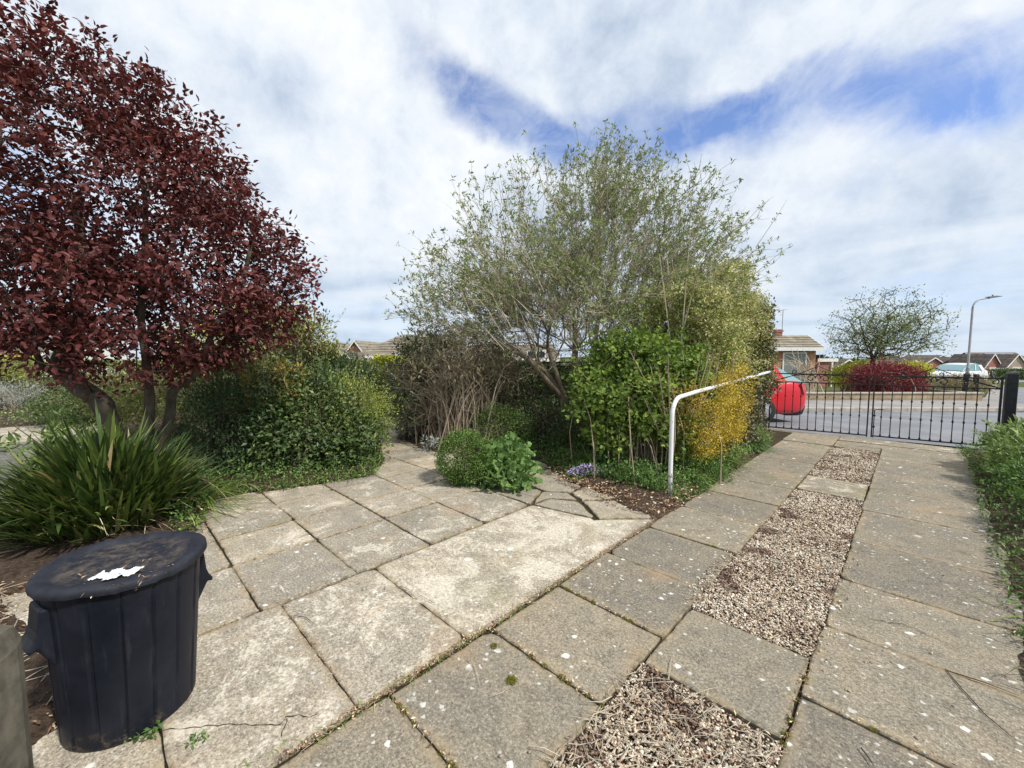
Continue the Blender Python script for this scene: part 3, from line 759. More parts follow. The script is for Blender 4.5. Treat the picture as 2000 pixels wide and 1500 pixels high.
# ------------------------------------------------------------------ plant materials
M['bark'] = bark_mat('bark_grey_brown', (0.045, 0.038, 0.030), (0.13, 0.11, 0.085))
M['barkdark'] = bark_mat('bark_dark', (0.030, 0.025, 0.020), (0.085, 0.070, 0.055))
M['twigpale'] = bark_mat('pale_twig', (0.30, 0.25, 0.19), (0.58, 0.52, 0.41), 25)
M['twigbrown'] = bark_mat('brown_twig', (0.18, 0.135, 0.095), (0.46, 0.38, 0.28), 25)
M['twigred'] = bark_mat('reddish_twig', (0.07, 0.035, 0.025), (0.16, 0.085, 0.055), 25)
M['twigmid'] = bark_mat('grey_brown_limb', (0.12, 0.095, 0.07), (0.34, 0.28, 0.20), 22)
M['l_red'] = leaf_mat('purple_red_leaf', [(0, (0.028, 0.009, 0.010)), (.4, (0.070, 0.021, 0.020)), (.75, (0.118, 0.036, 0.034)), (1, (0.180, 0.066, 0.052))], .24, .5, .28, (1.0, .6, .45))
M['l_currant'] = leaf_mat('fresh_green_leaf', [(0, (0.032, 0.056, 0.012)), (.45, (0.095, 0.15, 0.030)), (.8, (0.18, 0.245, 0.050)), (1, (0.30, 0.36, 0.09))], .35, .5)
M['l_dark'] = leaf_mat('dark_green_leaf', [(0, (0.020, 0.036, 0.012)), (.5, (0.048, 0.078, 0.026)), (.85, (0.095, 0.130, 0.040)), (1, (0.16, 0.19, 0.06))], .2, .42, .35)
M['l_lime'] = leaf_mat('lime_leaf', [(0, (0.055, 0.08, 0.015)), (.5, (0.155, 0.195, 0.04)), (1, (0.32, 0.36, 0.085))], .3)
M['l_box'] = leaf_mat('box_leaf', [(0, (0.022, 0.045, 0.010)), (.5, (0.06, 0.11, 0.022)), (.85, (0.13, 0.19, 0.045)), (1, (0.22, 0.28, 0.08))], .2)
M['l_yew'] = leaf_mat('feathery_dark_green', [(0, (0.015, 0.032, 0.014)), (.6, (0.04, 0.075, 0.03)), (1, (0.08, 0.12, 0.05))], .15)
M['l_holly'] = leaf_mat('dull_green_leaf', [(0, (0.06, 0.085, 0.03)), (.5, (0.135, 0.175, 0.065)), (1, (0.29, 0.32, 0.17))], .4)
M['l_olive'] = leaf_mat('olive_leaf', [(0, (0.05, 0.065, 0.02)), (.5, (0.14, 0.155, 0.05)), (.85, (0.24, 0.24, 0.09)), (1, (0.36, 0.33, 0.15))], .2)
M['l_dry'] = leaf_mat('dry_olive_leaf', [(0, (0.07, 0.07, 0.04)), (.4, (0.15, 0.14, 0.08)), (.8, (0.30, 0.25, 0.16)), (1, (0.46, 0.39, 0.25))], .15, .6)
M['l_rhodo'] = leaf_mat('leathery_grey_green_leaf', [(0, (0.03, 0.045, 0.022)), (.5, (0.075, 0.095, 0.05)), (1, (0.20, 0.22, 0.13))], .15, .35, .5)
M['l_varieg'] = leaf_mat('cream_edged_leaf', [(0, (0.07, 0.09, 0.025)), (.35, (0.17, 0.19, 0.06)), (.65, (0.36, 0.34, 0.16)), (1, (0.50, 0.46, 0.28))], .25)
M['l_gold'] = leaf_mat('golden_leaf', [(0, (0.06, 0.07, 0.015)), (.2, (0.16, 0.135, 0.02)), (.5, (0.34, 0.24, 0.028)), (.8, (0.47, 0.365, 0.05)), (1, (0.5, 0.44, 0.13))], .25)
M['l_amber'] = leaf_mat('amber_leaf', [(0, (0.07, 0.09, 0.02)), (.5, (0.20, 0.17, 0.04)), (1, (0.34, 0.22, 0.07))], .3)
M['l_ivydead'] = leaf_mat('dull_ivy_leaf', [(0, (0.025, 0.03, 0.015)), (.5, (0.075, 0.075, 0.04)), (.85, (0.15, 0.13, 0.08)), (1, (0.26, 0.20, 0.12))], .15)
M['l_strap'] = leaf_mat('strap_leaf', [(0, (0.018, 0.035, 0.010)), (.5, (0.045, 0.075, 0.018)), (.85, (0.11, 0.15, 0.035)), (.95, (0.26, 0.25, 0.10)), (1, (0.45, 0.33, 0.18))], .2, .4, .45)
M['l_grass'] = leaf_mat('grass_blade', [(0, (0.03, 0.06, 0.012)), (.5, (0.075, 0.13, 0.025)), (.9, (0.16, 0.22, 0.05)), (1, (0.42, 0.36, 0.19))], .25)
M['l_ground'] = leaf_mat('ground_cover_leaf', [(0, (0.025, 0.055, 0.016)), (.5, (0.065, 0.12, 0.03)), (1, (0.15, 0.24, 0.06))], .25)
M['l_bright'] = leaf_mat('bright_soft_leaf', [(0, (0.055, 0.09, 0.03)), (.5, (0.14, 0.20, 0.07)), (1, (0.32, 0.38, 0.18))], .35)
M['l_mallow'] = leaf_mat('soft_round_leaf', [(0, (0.055, 0.10, 0.03)), (.5, (0.095, 0.165, 0.048)), (1, (0.18, 0.265, 0.095))], .3, .6)
M['l_grey'] = leaf_mat('silver_leaf', [(0, (0.10, 0.11, 0.10)), (1, (0.34, 0.36, 0.34))], .15)
M['l_maroon'] = leaf_mat('maroon_leaf', [(0, (0.045, 0.008, 0.012)), (.6, (0.14, 0.022, 0.03)), (1, (0.27, 0.05, 0.06))], .25)
M['l_yellowgreen'] = leaf_mat('yellow_green_leaf', [(0, (0.15, 0.17, 0.02)), (.6, (0.36, 0.37, 0.05)), (1, (0.58, 0.55, 0.12))], .3)
M['l_debris'] = leaf_mat('dead_leaf', [(0, (0.06, 0.03, 0.02)), (.4, (0.16, 0.085, 0.05)), (.75, (0.30, 0.21, 0.13)), (1, (0.52, 0.43, 0.30))], .1, .8)
M['l_violet'] = leaf_mat('violet_petal', [(0, (0.17, 0.10, 0.42)), (.6, (0.33, 0.24, 0.66)), (1, (0.52, 0.44, 0.80))], .3)
M['moss'] = leaf_mat('moss', [(0, (0.05, 0.055, 0.008)), (1, (0.19, 0.18, 0.03))], .1, .9)

# ------------------------------------------------------------------ tree with dark red leaves (left)
def red_tree():
    base = at(262, 905, 4.15); base[2] = 0.0
    root = empty('red_leaved_tree', base, 'large purple-red leaved tree on a crooked trunk rising from the strappy clump', 'tree')
    A = lambda x, y, d: at(x, y, d)
    t1 = [base + np.array((-.12, 0, 0)), A(215, 830, 4.1), A(196, 785, 4.05), A(150, 752, 4.0), A(118, 722, 4.0), A(128, 680, 4.0), A(150, 640, 4.0), A(160, 590, 4.05), A(170, 545, 4.05), A(158, 470, 4.1), A(150, 380, 4.1)]
    t2 = [base + np.array((.10, .05, 0)), A(290, 830, 4.25), A(292, 770, 4.25), A(285, 700, 4.25), A(275, 610, 4.3), A(283, 480, 4.3), A(280, 360, 4.3), A(240, 240, 4.3)]
    t3 = [base + np.array((.2, .05, 0)), A(330, 820, 4.3), A(338, 765, 4.3), A(375, 735, 4.3), A(395, 700, 4.3), A(420, 640, 4.4), A(470, 560, 4.4), A(490, 480, 4.4)]
    def sm(p, n=4):
        p = np.array(p); q = [p[0]]
        for i in range(len(p) - 1):
            p0 = p[max(i - 1, 0)]; p1 = p[i]; p2 = p[i + 1]; p3 = p[min(i + 2, len(p) - 1)]
            for k in range(1, n + 1):
                t = k / n; q.append(.5 * ((2 * p1) + (-p0 + p2) * t + (2 * p0 - 5 * p1 + 4 * p2 - p3) * t * t + (-p0 + 3 * p1 - 3 * p2 + p3) * t ** 3))
        return q
    T = [sm(t1), sm(t2), sm(t3)]
    ells = [ell(60, 330, 4.0, 300, 290), ell(250, 420, 4.2, 250, 250), ell(420, 530, 4.3, 190, 150), ell(300, 610, 4.2, 230, 110), ell(60, 560, 3.9, 230, 120), ell(-150, 400, 3.9, 220, 300),
            ell(130, 190, 4.1, 150, 110), ell(500, 560, 4.5, 105, 110), ell(340, 380, 4.2, 120, 110), ell(230, 690, 3.9, 170, 55), ell(390, 665, 4.3, 110, 60)]
    C, O = env_points(ells, 2100, 0.50, 2.0, .08, zmin=1.15)
    N, PR = skeleton([{'p': t} for t in T], C, .15, .22, .018)
    R = radii(N, PR, .0026, 2.35)
    for k, (i0, n_, r0, r1) in enumerate(((0, len(T[0]), .088, .035), (len(T[0]), len(T[1]), .052, .018), (len(T[0]) + len(T[1]), len(T[2]), .05, .02))):
        for i in range(n_):
            t = i / (n_ - 1); R[i0 + i] = max(R[i0 + i] * .6, r0 + (r1 - r0) * t) if k else (r0 + (r1 - r0) * t) * (1.12 if 5 < i < 20 else 1)
    # trunks as smooth round tubes, branches as prisms
    mb = MB(); o = 0
    for t in T:
        n_ = len(t); rr = R[o:o + n_] * (1 + .06 * np.sin(np.arange(n_) * 1.9)); mb.tube(np.array(t) - base, rr, 14); o += n_
    tr = mb.build('trunk', M['bark'], root, smooth=True)
    sel = PR.copy(); sel[:o] = -1
    c = np.nonzero(sel >= 0)[0]; PR2 = sel
    V, F, A_ = skel_mesh(N, PR2, R, .012)
    mesh_np('branches', V, F, M['barkdark'], root, {'lv': A_}, smooth=True)
    # leaves: at clump points and along thin nodes near the skin
    thin = np.nonzero((R < .006) & (np.arange(len(R)) > o))[0]
    def lsh(n, src, L, spread):
        idx = rng.integers(0, len(src), n); P = src[idx] + rng.normal(size=(n, 3)) * spread; return P, idx
    P1, i1 = lsh(42000, C, 0, .065)
    P2, i2 = lsh(8000, N[thin], 0, .05)
    P = np.concatenate([P1, P2]); Oo = np.concatenate([O[i1], nrm(N[thin][i2] - base - np.array((0, 0, 1.6)))])
    kp = rng.random(len(P)) < 1 - .5 * np.exp(-((P[:, 2] - 2.35) / .6) ** 2) * (.5 + .5 * sn(P, 1.9, 6.0)); P = P[kp]; Oo = Oo[kp]; cidx = np.concatenate([i1, rng.integers(0, len(C), len(P2))])[kp]
    n = len(P); D = nrm(Oo * .6 + rdir(n) * .8 + np.array((0, 0, -.15))); Nn = nrm(rdir(n) * .7 + np.array((0, 0, .8)) + Oo * .3)
    cl = rng.random(len(C)); lv = np.clip(.45 * cl[cidx] + .45 * rng.random(n) + .08 * Oo @ RT, 0, 1)
    V, F, A_ = leaves(P, D, Nn, U_(.042, .085, n), U_(.023, .042, n), lv, 'lance')
    mesh_np('leaves', V, [F], M['l_red'], root, {'lv': A_})
    dv = V - np.array((0, 0, CAMZ)); return root
red_tree()

# ------------------------------------------------------------------ central wide tree with pale twigs
def central_tree():
    base = at(1118, 850, 7.2); base[2] = 0
    root = empty('spreading_tree', base, 'wide sparse-leaved tree with pale tangled twigs in the middle', 'tree')
    A = at
    T = [[base, A(1112, 800, 7.2), A(1098, 765, 7.2), A(1085, 725, 7.2), A(1070, 680, 7.25)], [base + .12 * RT, A(1140, 800, 7.2), A(1150, 750, 7.2), A(1160, 690, 7.2), A(1168, 630, 7.2)],
         [base - .08 * RT, A(1100, 780, 7.1), A(1065, 725, 7.0), A(1015, 690, 6.9), A(960, 668, 6.8)], [base + .16 * RT, A(1165, 760, 7.3), A(1200, 700, 7.5), A(1240, 650, 7.6)],
         [base + .05 * FW, A(1120, 760, 7.4), A(1125, 690, 7.7), A(1120, 620, 7.9)], [base - .1 * FW, A(1095, 775, 7.0), A(1060, 735, 6.6), A(1030, 700, 6.3)], [base, A(1130, 770, 7.1), A(1120, 720, 6.8), A(1125, 650, 6.6)]]
    ells = [ell(1140, 510, 7.3, 250, 170), ell(1010, 575, 7.1, 210, 105), ell(1310, 520, 7.6, 155, 130), ell(1110, 610, 7.2, 290, 85), ell(1180, 400, 7.4, 130, 80)]
    C, O = env_points(ells, 2500, 0.92, 3.0, .17, zmin=1.2)
    N, PR = skeleton([{'p': t} for t in T], C, .17, .62, .022, .10)
    R = radii(N, PR, .0036, 2.45, .07); o_ = 0
    for t in T:
        m_ = len(t); R[o_:o_ + m_] = np.maximum(R[o_:o_ + m_] * .8, np.linspace(.062, .034, m_)); o_ += m_
    V, F, A_ = skel_mesh(N, PR, R, .020)
    mesh_np('trunk', V, F, M['twigmid'], root, {'lv': A_}, smooth=True)
    # fine pale twigs that tangle through the crown
    n = 12000; i = rng.integers(30, len(N), n); P0 = N[i] + rng.normal(size=(n, 3)) * .03
    cen = at(1125, 700, 7.2); Dd = nrm(nrm(P0 - cen) * .9 + rdir(n) * .8 + np.array((0, 0, .2))); L = U_(.10, .42, n)
    mid = P0 + Dd * L[:, None] * .5; P1 = mid + nrm(Dd + rdir(n) * .45) * L[:, None] * .5; tw = [twigs(P0, mid, .0037, .0030, 3), twigs(mid, P1, .0030, .0019, 3)]
    m = 260; Cw, Ow = env_points(ells, m, .10, 3.0, .17, 1.6); Wd = nrm(nrm(Cw - cen) * .9 + np.array((0, 0, .35)) + rdir(m) * .3); Lw = U_(.15, .55, m)
    e1 = Cw + Wd * Lw[:, None] * .5; e2 = e1 + nrm(Wd + rdir(m) * .3) * Lw[:, None] * .5; b0 = Cw - Wd * .35
    tw += [twigs(b0, Cw, .0055, .0042, 3), twigs(Cw, e1, .0042, .003, 3), twigs(e1, e2, .003, .0018, 3)]
    V, F, A_ = merge(tw); mesh_np('twigs', V, F, M['twigpale'], root, {'lv': A_})
    # small leaf rosettes at twig ends, more towards the outside
    tips = np.concatenate([P1, mid[:9000], C, e2, e1, Cw + (e1 - Cw) * .5]); rel = (tips - cen); rr = np.linalg.norm(np.stack([(rel @ RT) / 2.9, (rel @ FW) / 2.9, rel[:, 2] / 3.6], 1), axis=1)
    keep = rng.random(len(tips)) < np.clip(rr * .8 - .10 + .35 * sn(tips, 1.8, 4.0), .05, .60); tips = tips[keep]; q = 6; nn = len(tips) * q
    P = np.repeat(tips, q, 0) + rng.normal(size=(nn, 3)) * .012; D = nrm(rdir(nn) + np.array((0, 0, .35)))
    V, F, A_ = leaves(P, D, nrm(rdir(nn) * .7 + np.array((0, 0, .7))), U_(.032, .078, nn), U_(.014, .027, nn), np.clip(np.repeat(rng.random(len(tips)), q) * .5 + .5 * rng.random(nn), 0, 1), 'rhomb')
    mesh_np('leaves', V, [F], M['l_holly'], root, {'lv': A_})
central_tree()

# ------------------------------------------------------------------ strap-leaved clump behind the bin
def strap_clump(name, label, c, rad, n, L, W, m, cat='plant', droop=(.25, .75), tiltk=1.0, dead=0, group=None, h0=0.0, zbase=0.0):
    root = empty(name, (c[0], c[1], zbase), label, cat, group)
    a = U_(0, 2 * math.pi, n); r = rad * np.sqrt(rng.random(n)); P = np.column_stack([c[0] + r * np.cos(a), c[1] + r * np.sin(a), zbase + .01 + h0 * rng.random(n) * (1 - .75 * (r / rad) ** 2)])
    tilt = (.12 + .75 * (r / rad) * tiltk) * U_(.5, 1.3, n); a2 = a + rng.normal(size=n) * .5
    D = np.column_stack([np.cos(a2) * np.sin(tilt), np.sin(a2) * np.sin(tilt), np.cos(tilt)])
    V, F, A_ = blades(P, D, U_(L[0], L[1], n), U_(W[0], W[1], n), U_(droop[0], droop[1], n), np.clip(rng.random(n) * .93 + (rng.random(n) < .03) * .3, 0, 1), 6)
    V[:, 2] = np.maximum(V[:, 2], zbase + .006); mesh_np('leaves', V, [F], m, root, {'lv': A_})
    if dead:
        a = U_(0, 6.28, dead); r = rad * U_(.5, 1.1, dead); P = np.column_stack([c[0] + r * np.cos(a), c[1] + r * np.sin(a), U_(.05, .5, dead) * L[1]])
        D = rdir(dead) * np.array((1, 1, .7)); V, F, A_ = blades(P, D, U_(.12, .4, dead), U_(.002, .007, dead), .5, U_(.4, 1, dead), 4)
        V[:, 2] = np.maximum(V[:, 2], zbase + .006); mesh_np('dead_leaves', V, [F], M['l_debris'], root, {'lv': A_})
    return root
cc = at(202, 930, 3.5)
strap_clump('strappy_plant', 'big clump of dark green strappy leaves behind the black bin', cc, .47, 1900, (.34, .64), (.016, .032), M['l_strap'], dead=260, h0=.58, droop=(.02, .35), tiltk=1.0)
ce = at(330, 900, 4.0)
strap_clump('grassy_plant', 'pale thin grassy tuft at the right side of the strappy clump', at(372, 925, 4.0), .16, 260, (.35, .65), (.004, .009), M['l_grass'], dead=40, droop=(.5, 1.1))
shrub('spurge_plant', 'pale green leafy plant poking out left of the red tree trunk', 'plant', (at(112, 960, 3.7) * np.array((1, 1, 0))), [ell(112, 860, 3.7, 42, 45)], 300, .11, .026, M['l_bright'], M['l_ground'], 20, .006,
      kind='lance', clump=.05, per=14, rosette=True, up=.5)

# ------------------------------------------------------------------ shrubs of the left bed
shrub('rose_shrub', 'broad dark green leafy shrub at the front of the left bed', 'shrub', at(590, 900, 5.5) * np.array((1, 1, 0)),
      [ell(600, 835, 5.6, 100, 95), ell(680, 870, 5.5, 60, 70), ell(520, 860, 5.5, 75, 80), ell(600, 775, 6.0, 70, 62)], 17000, .062, .036, M['l_dark'], M['twigbrown'], 60, kind='rhomb', clump=.17, per=16, up=.1, spread=.8, rough=.34, shell=.5)
shrub('nandina_shrub', 'shrub tipped with amber and yellow young leaves in the left bed', 'shrub', at(510, 880, 5.7) * np.array((1, 1, 0)),
      [ell(520, 765, 5.45, 55, 62), ell(570, 740, 5.6, 30, 35), ell(500, 810, 5.4, 40, 50)], 1500, .06, .026, M['l_amber'], M['twigbrown'], 30, kind='lance', clump=.09, per=12, rosette=True)
shrub('euonymus_shrub', 'rounded lime-green shrub at the right end of the left bed', 'shrub', at(700, 880, 5.9) * np.array((1, 1, 0)),
      [ell(690, 800, 5.9, 72, 55), ell(660, 770, 6.1, 50, 35), ell(715, 835, 5.8, 40, 50)], 11000, .036, .019, M['l_lime'], M['twigbrown'], 120, kind='rhomb', clump=.12, per=16, rough=.3, shell=.6)
shrub('yew_shrub', 'feathery dark green conifer shrub right of the strappy clump', 'shrub', at(440, 900, 5.0) * np.array((1, 1, 0)),
      [ell(440, 830, 5.1, 75, 90), ell(400, 900, 4.9, 60, 45), ell(450, 755, 5.6, 70, 50)], 14000, .055, .013, M['l_yew'], M['barkdark'], 40, kind='rhomb', clump=.15, per=20, up=.2, rough=.2)
shrub('bay_tree', 'tall open shrub with yellow-green leaf tufts behind the left bed', 'shrub', at(580, 800, 8.2) * np.array((1, 1, 0)),
      [ell(590, 650, 8.0, 62, 48), ell(545, 690, 8.0, 70, 60), ell(640, 690, 8.2, 32, 30)], 4600, .085, .034, M['l_olive'], M['twigbrown'], 150, .014, kind='rhomb', clump=.15, per=12, shell=.8, rosette=True, rough=.25)
shrub('conifer_shrub', 'small dark feathery conifer below the distant gable roof', 'shrub', at(690, 780, 8.5) * np.array((1, 1, 0)),
      [ell(668, 742, 8.4, 60, 30), ell(645, 722, 8.4, 36, 22)], 6000, .10, .016, M['l_yew'], M['barkdark'], 30, kind='rhomb', clump=.25, per=18, rough=.3)
shrub('ochre_shrub', 'yellowish leafy shrub glimpsed behind the red tree stems', 'shrub', at(420, 850, 7.6) * np.array((1, 1, 0)),
      [ell(430, 740, 7.4, 110, 75), ell(330, 770, 7.2, 110, 55), ell(240, 790, 7.0, 70, 40)], 9000, .075, .03, M['l_olive'], M['twigpale'], 80, kind='rhomb', clump=.2, per=12, shell=.6, rough=.25)
shrub('forsythia_bush', 'yellow flowering bush seen through the red leaves', 'shrub', at(520, 800, 9.6) * np.array((1, 1, 0)),
      [ell(540, 640, 9.6, 60, 50), ell(470, 620, 9.8, 60, 50), ell(400, 680, 9.8, 80, 60)], 6000, .08, .035, M['l_yellowgreen'], M['twigpale'], 60, kind='rhomb', clump=.22, per=12, shell=.7, rough=.25)

# low growth along the front edge of the left bed
def edge_cover(name, poly, lo, hi, n, L, W, m, label, cat, test=None, hmax=.22, kind='rhomb', stuff=True, group=None):
    P = np.column_stack([U_(min(p[0] for p in poly), max(p[0] for p in poly), n * 6), U_(min(p[1] for p in poly), max(p[1] for p in poly), n * 6)])
    s = poly_dist(P, poly) * np.where(in_poly(P, poly), 1, -1); ok = (s > lo) & (s < hi)
    if test is not None: ok &= test(P)
    P = P[ok][:n]; s = s[ok][:n]; k = len(P); P3 = np.column_stack([P, np.zeros(k)])
    hh = hmax * np.clip((s - lo) / .18, .12, 1) * (.65 + .45 * sn(P3, 9, 2.0)); P3[:, 2] = .02 + hh * rng.random(k) ** .7
    D = nrm(rdir(k) + np.array((0, 0, .5))); V, F, A_ = leaves(P3, D, nrm(rdir(k) * .5 + np.array((0, 0, 1))), L * U_(.7, 1.3, k), W * U_(.7, 1.3, k), rng.random(k), kind)
    o = mesh_np(name, V, [F], m, attrs={'lv': A_}); tag(o, label, cat, group, 'stuff' if stuff else None); return o
FR = lambda P: (P[:, 0] > -5.9) & (P[:, 1] > .35) & (P[:, 1] < 3.2)
edge_cover('ground_cover', BED_L, -.05, .5, 15000, .030, .020, M['l_ground'], 'low small-leaved ground cover edging the left bed', 'ground cover', FR, .24)
def grass_along(poly, lo, hi, n, L, W, m, test, name, label, droop=(.6, 1.3)):
    P = np.column_stack([U_(min(p[0] for p in poly), max(p[0] for p in poly), n * 10), U_(min(p[1] for p in poly), max(p[1] for p in poly), n * 10)])
    s = poly_dist(P, poly) * np.where(in_poly(P, poly), 1, -1); ok = (s > lo) & (s < hi) & test(P); P = P[ok][:n]; k = len(P)
    D = nrm(rdir(k) * np.array((.8, .8, .2)) + np.array((0, 0, .8)))
    V, F, A_ = blades(np.column_stack([P, np.full(k, .03)]), D, U_(L[0], L[1], k), U_(W[0], W[1], k), U_(*droop, k), rng.random(k), 5)
    V[:, 2] = np.maximum(V[:, 2], .012)
    o = mesh_np(name, V, [F], m, attrs={'lv': A_}); tag(o, label, 'grass', kind='stuff')
grass_along(BED_L, -.02, .38, 2000, (.12, .34), (.003, .007), M['l_grass'], lambda P: (P[:, 0] > -5.6) & (P[:, 1] > .5) & (P[:, 1] < 2.6), 'grass', 'unmown grass blades flopping over the paving at the left bed edge')

# ------------------------------------------------------------------ centre beds
def tangle_bush():
    base = at(905, 868, 7.0); base[2] = 0
    root = empty('twiggy_bush', base, 'half-bare brown bush of tangled stems left of the spreading tree', 'shrub')
    ells = [ell(895, 745, 7.3, 112, 108), ell(815, 765, 7.2, 60, 80), ell(965, 745, 7.4, 60, 80)]
    C, O = env_points(ells, 1300, .6, 5.0, .12, .1)
    T = [[base, base + np.array((0.02, 0, .15))]]
    N, PR = skeleton([{'p': t} for t in T], C, .16, .3, .035, .0); R = radii(N, PR, .0035, 2.6, .035)
    V, F, A_ = skel_mesh(N, PR, R, .05)
    # stems straight from the ground
    V2, F2, A2 = stems_to(base, C, 360, .011, .004, .28, 5, .22)
    n = 7000; i = rng.integers(20, len(N), n); P0 = N[i]; D = nrm(nrm(P0 - base) + rdir(n)); tw = twigs(P0, P0 + D * U_(.06, .26, n)[:, None], .003, .0018, 3)
    V, F, A_ = merge([(V, F, A_), (V2, F2, A2), tw]); mesh_np('stems', V, F, M['twigbrown'], root, {'lv': A_})
    (V, F, A_), _, _ = foliage([ell(797, 765, 7.1, 46, 85), ell(840, 695, 7.2, 52, 48)], 2600, .095, .034, 'lance', .14, 8, .5, -.1, 5.0)
    mesh_np('green_leaves', V, [F], M['l_rhodo'], root, {'lv': A_})
    (V, F, A_), _, _ = foliage([ell(890, 700, 7.2, 112, 72), ell(960, 720, 7.3, 60, 60)], 3800, .085, .022, 'lance', .16, 8, .45, -.4, 5.0)
    mesh_np('dry_leaves', V, [F], M['l_dry'], root, {'lv': A_})
tangle_bush()
shrub('flowering_currant', 'bright green lobed-leaf shrub behind the white handrail', 'shrub', at(1240, 925, 5.3) * np.array((1, 1, 0)),
      [ell(1220, 765, 5.2, 95, 50), ell(1165, 790, 5.1, 55, 45), ell(1290, 720, 5.3, 80, 65), ell(1345, 775, 5.2, 45, 60), ell(1230, 690, 5.5, 80, 42), ell(1180, 720, 5.4, 40, 36), ell(1320, 840, 5.0, 45, 35), ell(1255, 820, 4.9, 40, 24), ell(1140, 750, 5.3, 25, 25), ell(1190, 850, 5.0, 40, 26), ell(1335, 880, 4.9, 30, 30)], 17500, .050, .050, M['l_currant'], M['twigbrown'], 130, .008,
      kind='lobed', clump=.085, per=10, up=.35, shell=.6, rosette=True, sspread=.28, rough=.34, flat=.6)
shrub('tall_green_shrub', 'taller leafy green shrub rising behind the lobed-leaf shrub', 'shrub', at(1340, 900, 6.3) * np.array((1, 1, 0)),
      [ell(1330, 630, 6.2, 85, 60), ell(1385, 690, 6.2, 60, 80), ell(1320, 700, 6.0, 80, 60), ell(1340, 580, 6.3, 28, 40), ell(1210, 615, 6.4, 30, 20)], 12500, .045, .026, M['l_currant'], M['twigbrown'], 60, .010,
      kind='rhomb', clump=.12, per=14, shell=.6, rough=.28)
def hedge_box(name, label, x0, x1, y0, y1, z0, z1, n, L, W, m, cat='hedge', smat=None, kind='rhomb', rough=.12, taper=0.0, clump=.09, per=12, group=None, zcut=None):
    c = np.array(((x0 + x1) / 2, (y0 + y1) / 2, 0)); root = empty(name, c, label, cat, group)
    mcl = n // per; A = np.array([(y1 - y0) * (z1 - z0), (y1 - y0) * (z1 - z0) * .35, (x1 - x0) * (z1 - z0), (x1 - x0) * (z1 - z0), (x1 - x0) * (y1 - y0)]); f = rng.choice(5, mcl, p=A / A.sum())
    X = U_(x0, x1, mcl); Y = U_(y0, y1, mcl); Z = U_(z0, z1, mcl); dp = rng.random(mcl) ** 1.5 * .22
    X = np.where(f == 0, x1 - dp, np.where(f == 1, x0 + dp, X)); Y = np.where(f == 2, y0 + dp, np.where(f == 3, y1 - dp, Y)); Z = np.where(f == 4, z1 - dp, Z)
    Nm = np.array([(1, 0, .1), (-1, 0, .1), (0, -1, .1), (0, 1, .1), (0, 0, 1)], float)[f]
    P = np.column_stack([X, Y, Z]); P += Nm * (rough * sn(P, 3.0, 2.0) + rough * .5 * sn(P, 8.0, 4.0))[:, None]
    P[:, 0] -= taper * (P[:, 2] - z0)
    if zcut is not None: P = P[zcut(P)]; 
    idx = rng.integers(0, len(P), n); Q = P[idx] + rng.normal(size=(n, 3)) * clump * .5; Nn = Nm[rng.integers(0, mcl, n)] if zcut is not None else Nm[idx]
    D = nrm(Nn * .6 + rdir(n) * .9 + np.array((0, 0, .3))); cl = rng.random(len(P))
    V, F, A_ = leaves(Q, D, nrm(Nn * .6 + rdir(n) * .6 + np.array((0, 0, .5))), L * U_(.7, 1.3, n), W * U_(.7, 1.3, n), np.clip(.5 * cl[idx] + .5 * rng.random(n), 0, 1), kind)
    mesh_np('foliage', V, [F], m, root, {'lv': A_})
    if smat is not None:
        k = 160; Y = U_(y0, y1, k); P0 = np.column_stack([U_((x0 + x1) / 2 - .12, (x0 + x1) / 2 + .12, k), Y, np.full(k, z0)]); P1 = np.column_stack([U_(x0, x1 - .05, k), Y + rng.normal(size=k) * .3, U_(z0 + .4, z1, k)])
        V, F, A_ = twigs(P0, P1, .014, .004, 4); mesh_np('stems', V, [F], smat, root, {'lv': A_})
    return root
hedge_box('golden_hedge', 'clipped golden-yellow shrub leaning over the path edge by the handrail', -2.35, -1.60, 4.80, 6.25, .30, 1.6, 22000, .026, .013, M['l_gold'], smat=M['twigbrown'], rough=.10, taper=-.02,
          zcut=lambda P: P[:, 2] < 1.10 + .16 * np.clip(P[:, 1] - 4.95, 0, 2) + .07 * np.sin(P[:, 1] * 9 + P[:, 0] * 5) + .07 * rng.normal(size=len(P)))
hedge_box('variegated_hedge', 'tall cream and green hedge along the driveway above the golden shrub', -2.85, -1.84, 5.6, 8.25, 1.0, 3.05, 36000, .045, .022, M['l_varieg'], smat=M['twigpale'], rough=.20, taper=.06, zcut=lambda P: P[:, 2] < 2.98 - .42 * np.abs(P[:, 1] - 7.1) + .12 * np.sin(P[:, 1] * 7))
hedge_box('ivy_hedge', 'drab brownish ivy hedge end beside the gate', -2.55, -1.80, 6.1, 8.42, .0, 2.3, 22000, .05, .032, M['l_ivydead'], smat=M['barkdark'], rough=.12, taper=.0, zcut=lambda P: (P[:, 2] < 1.15) | (P[:, 1] > 8.0))

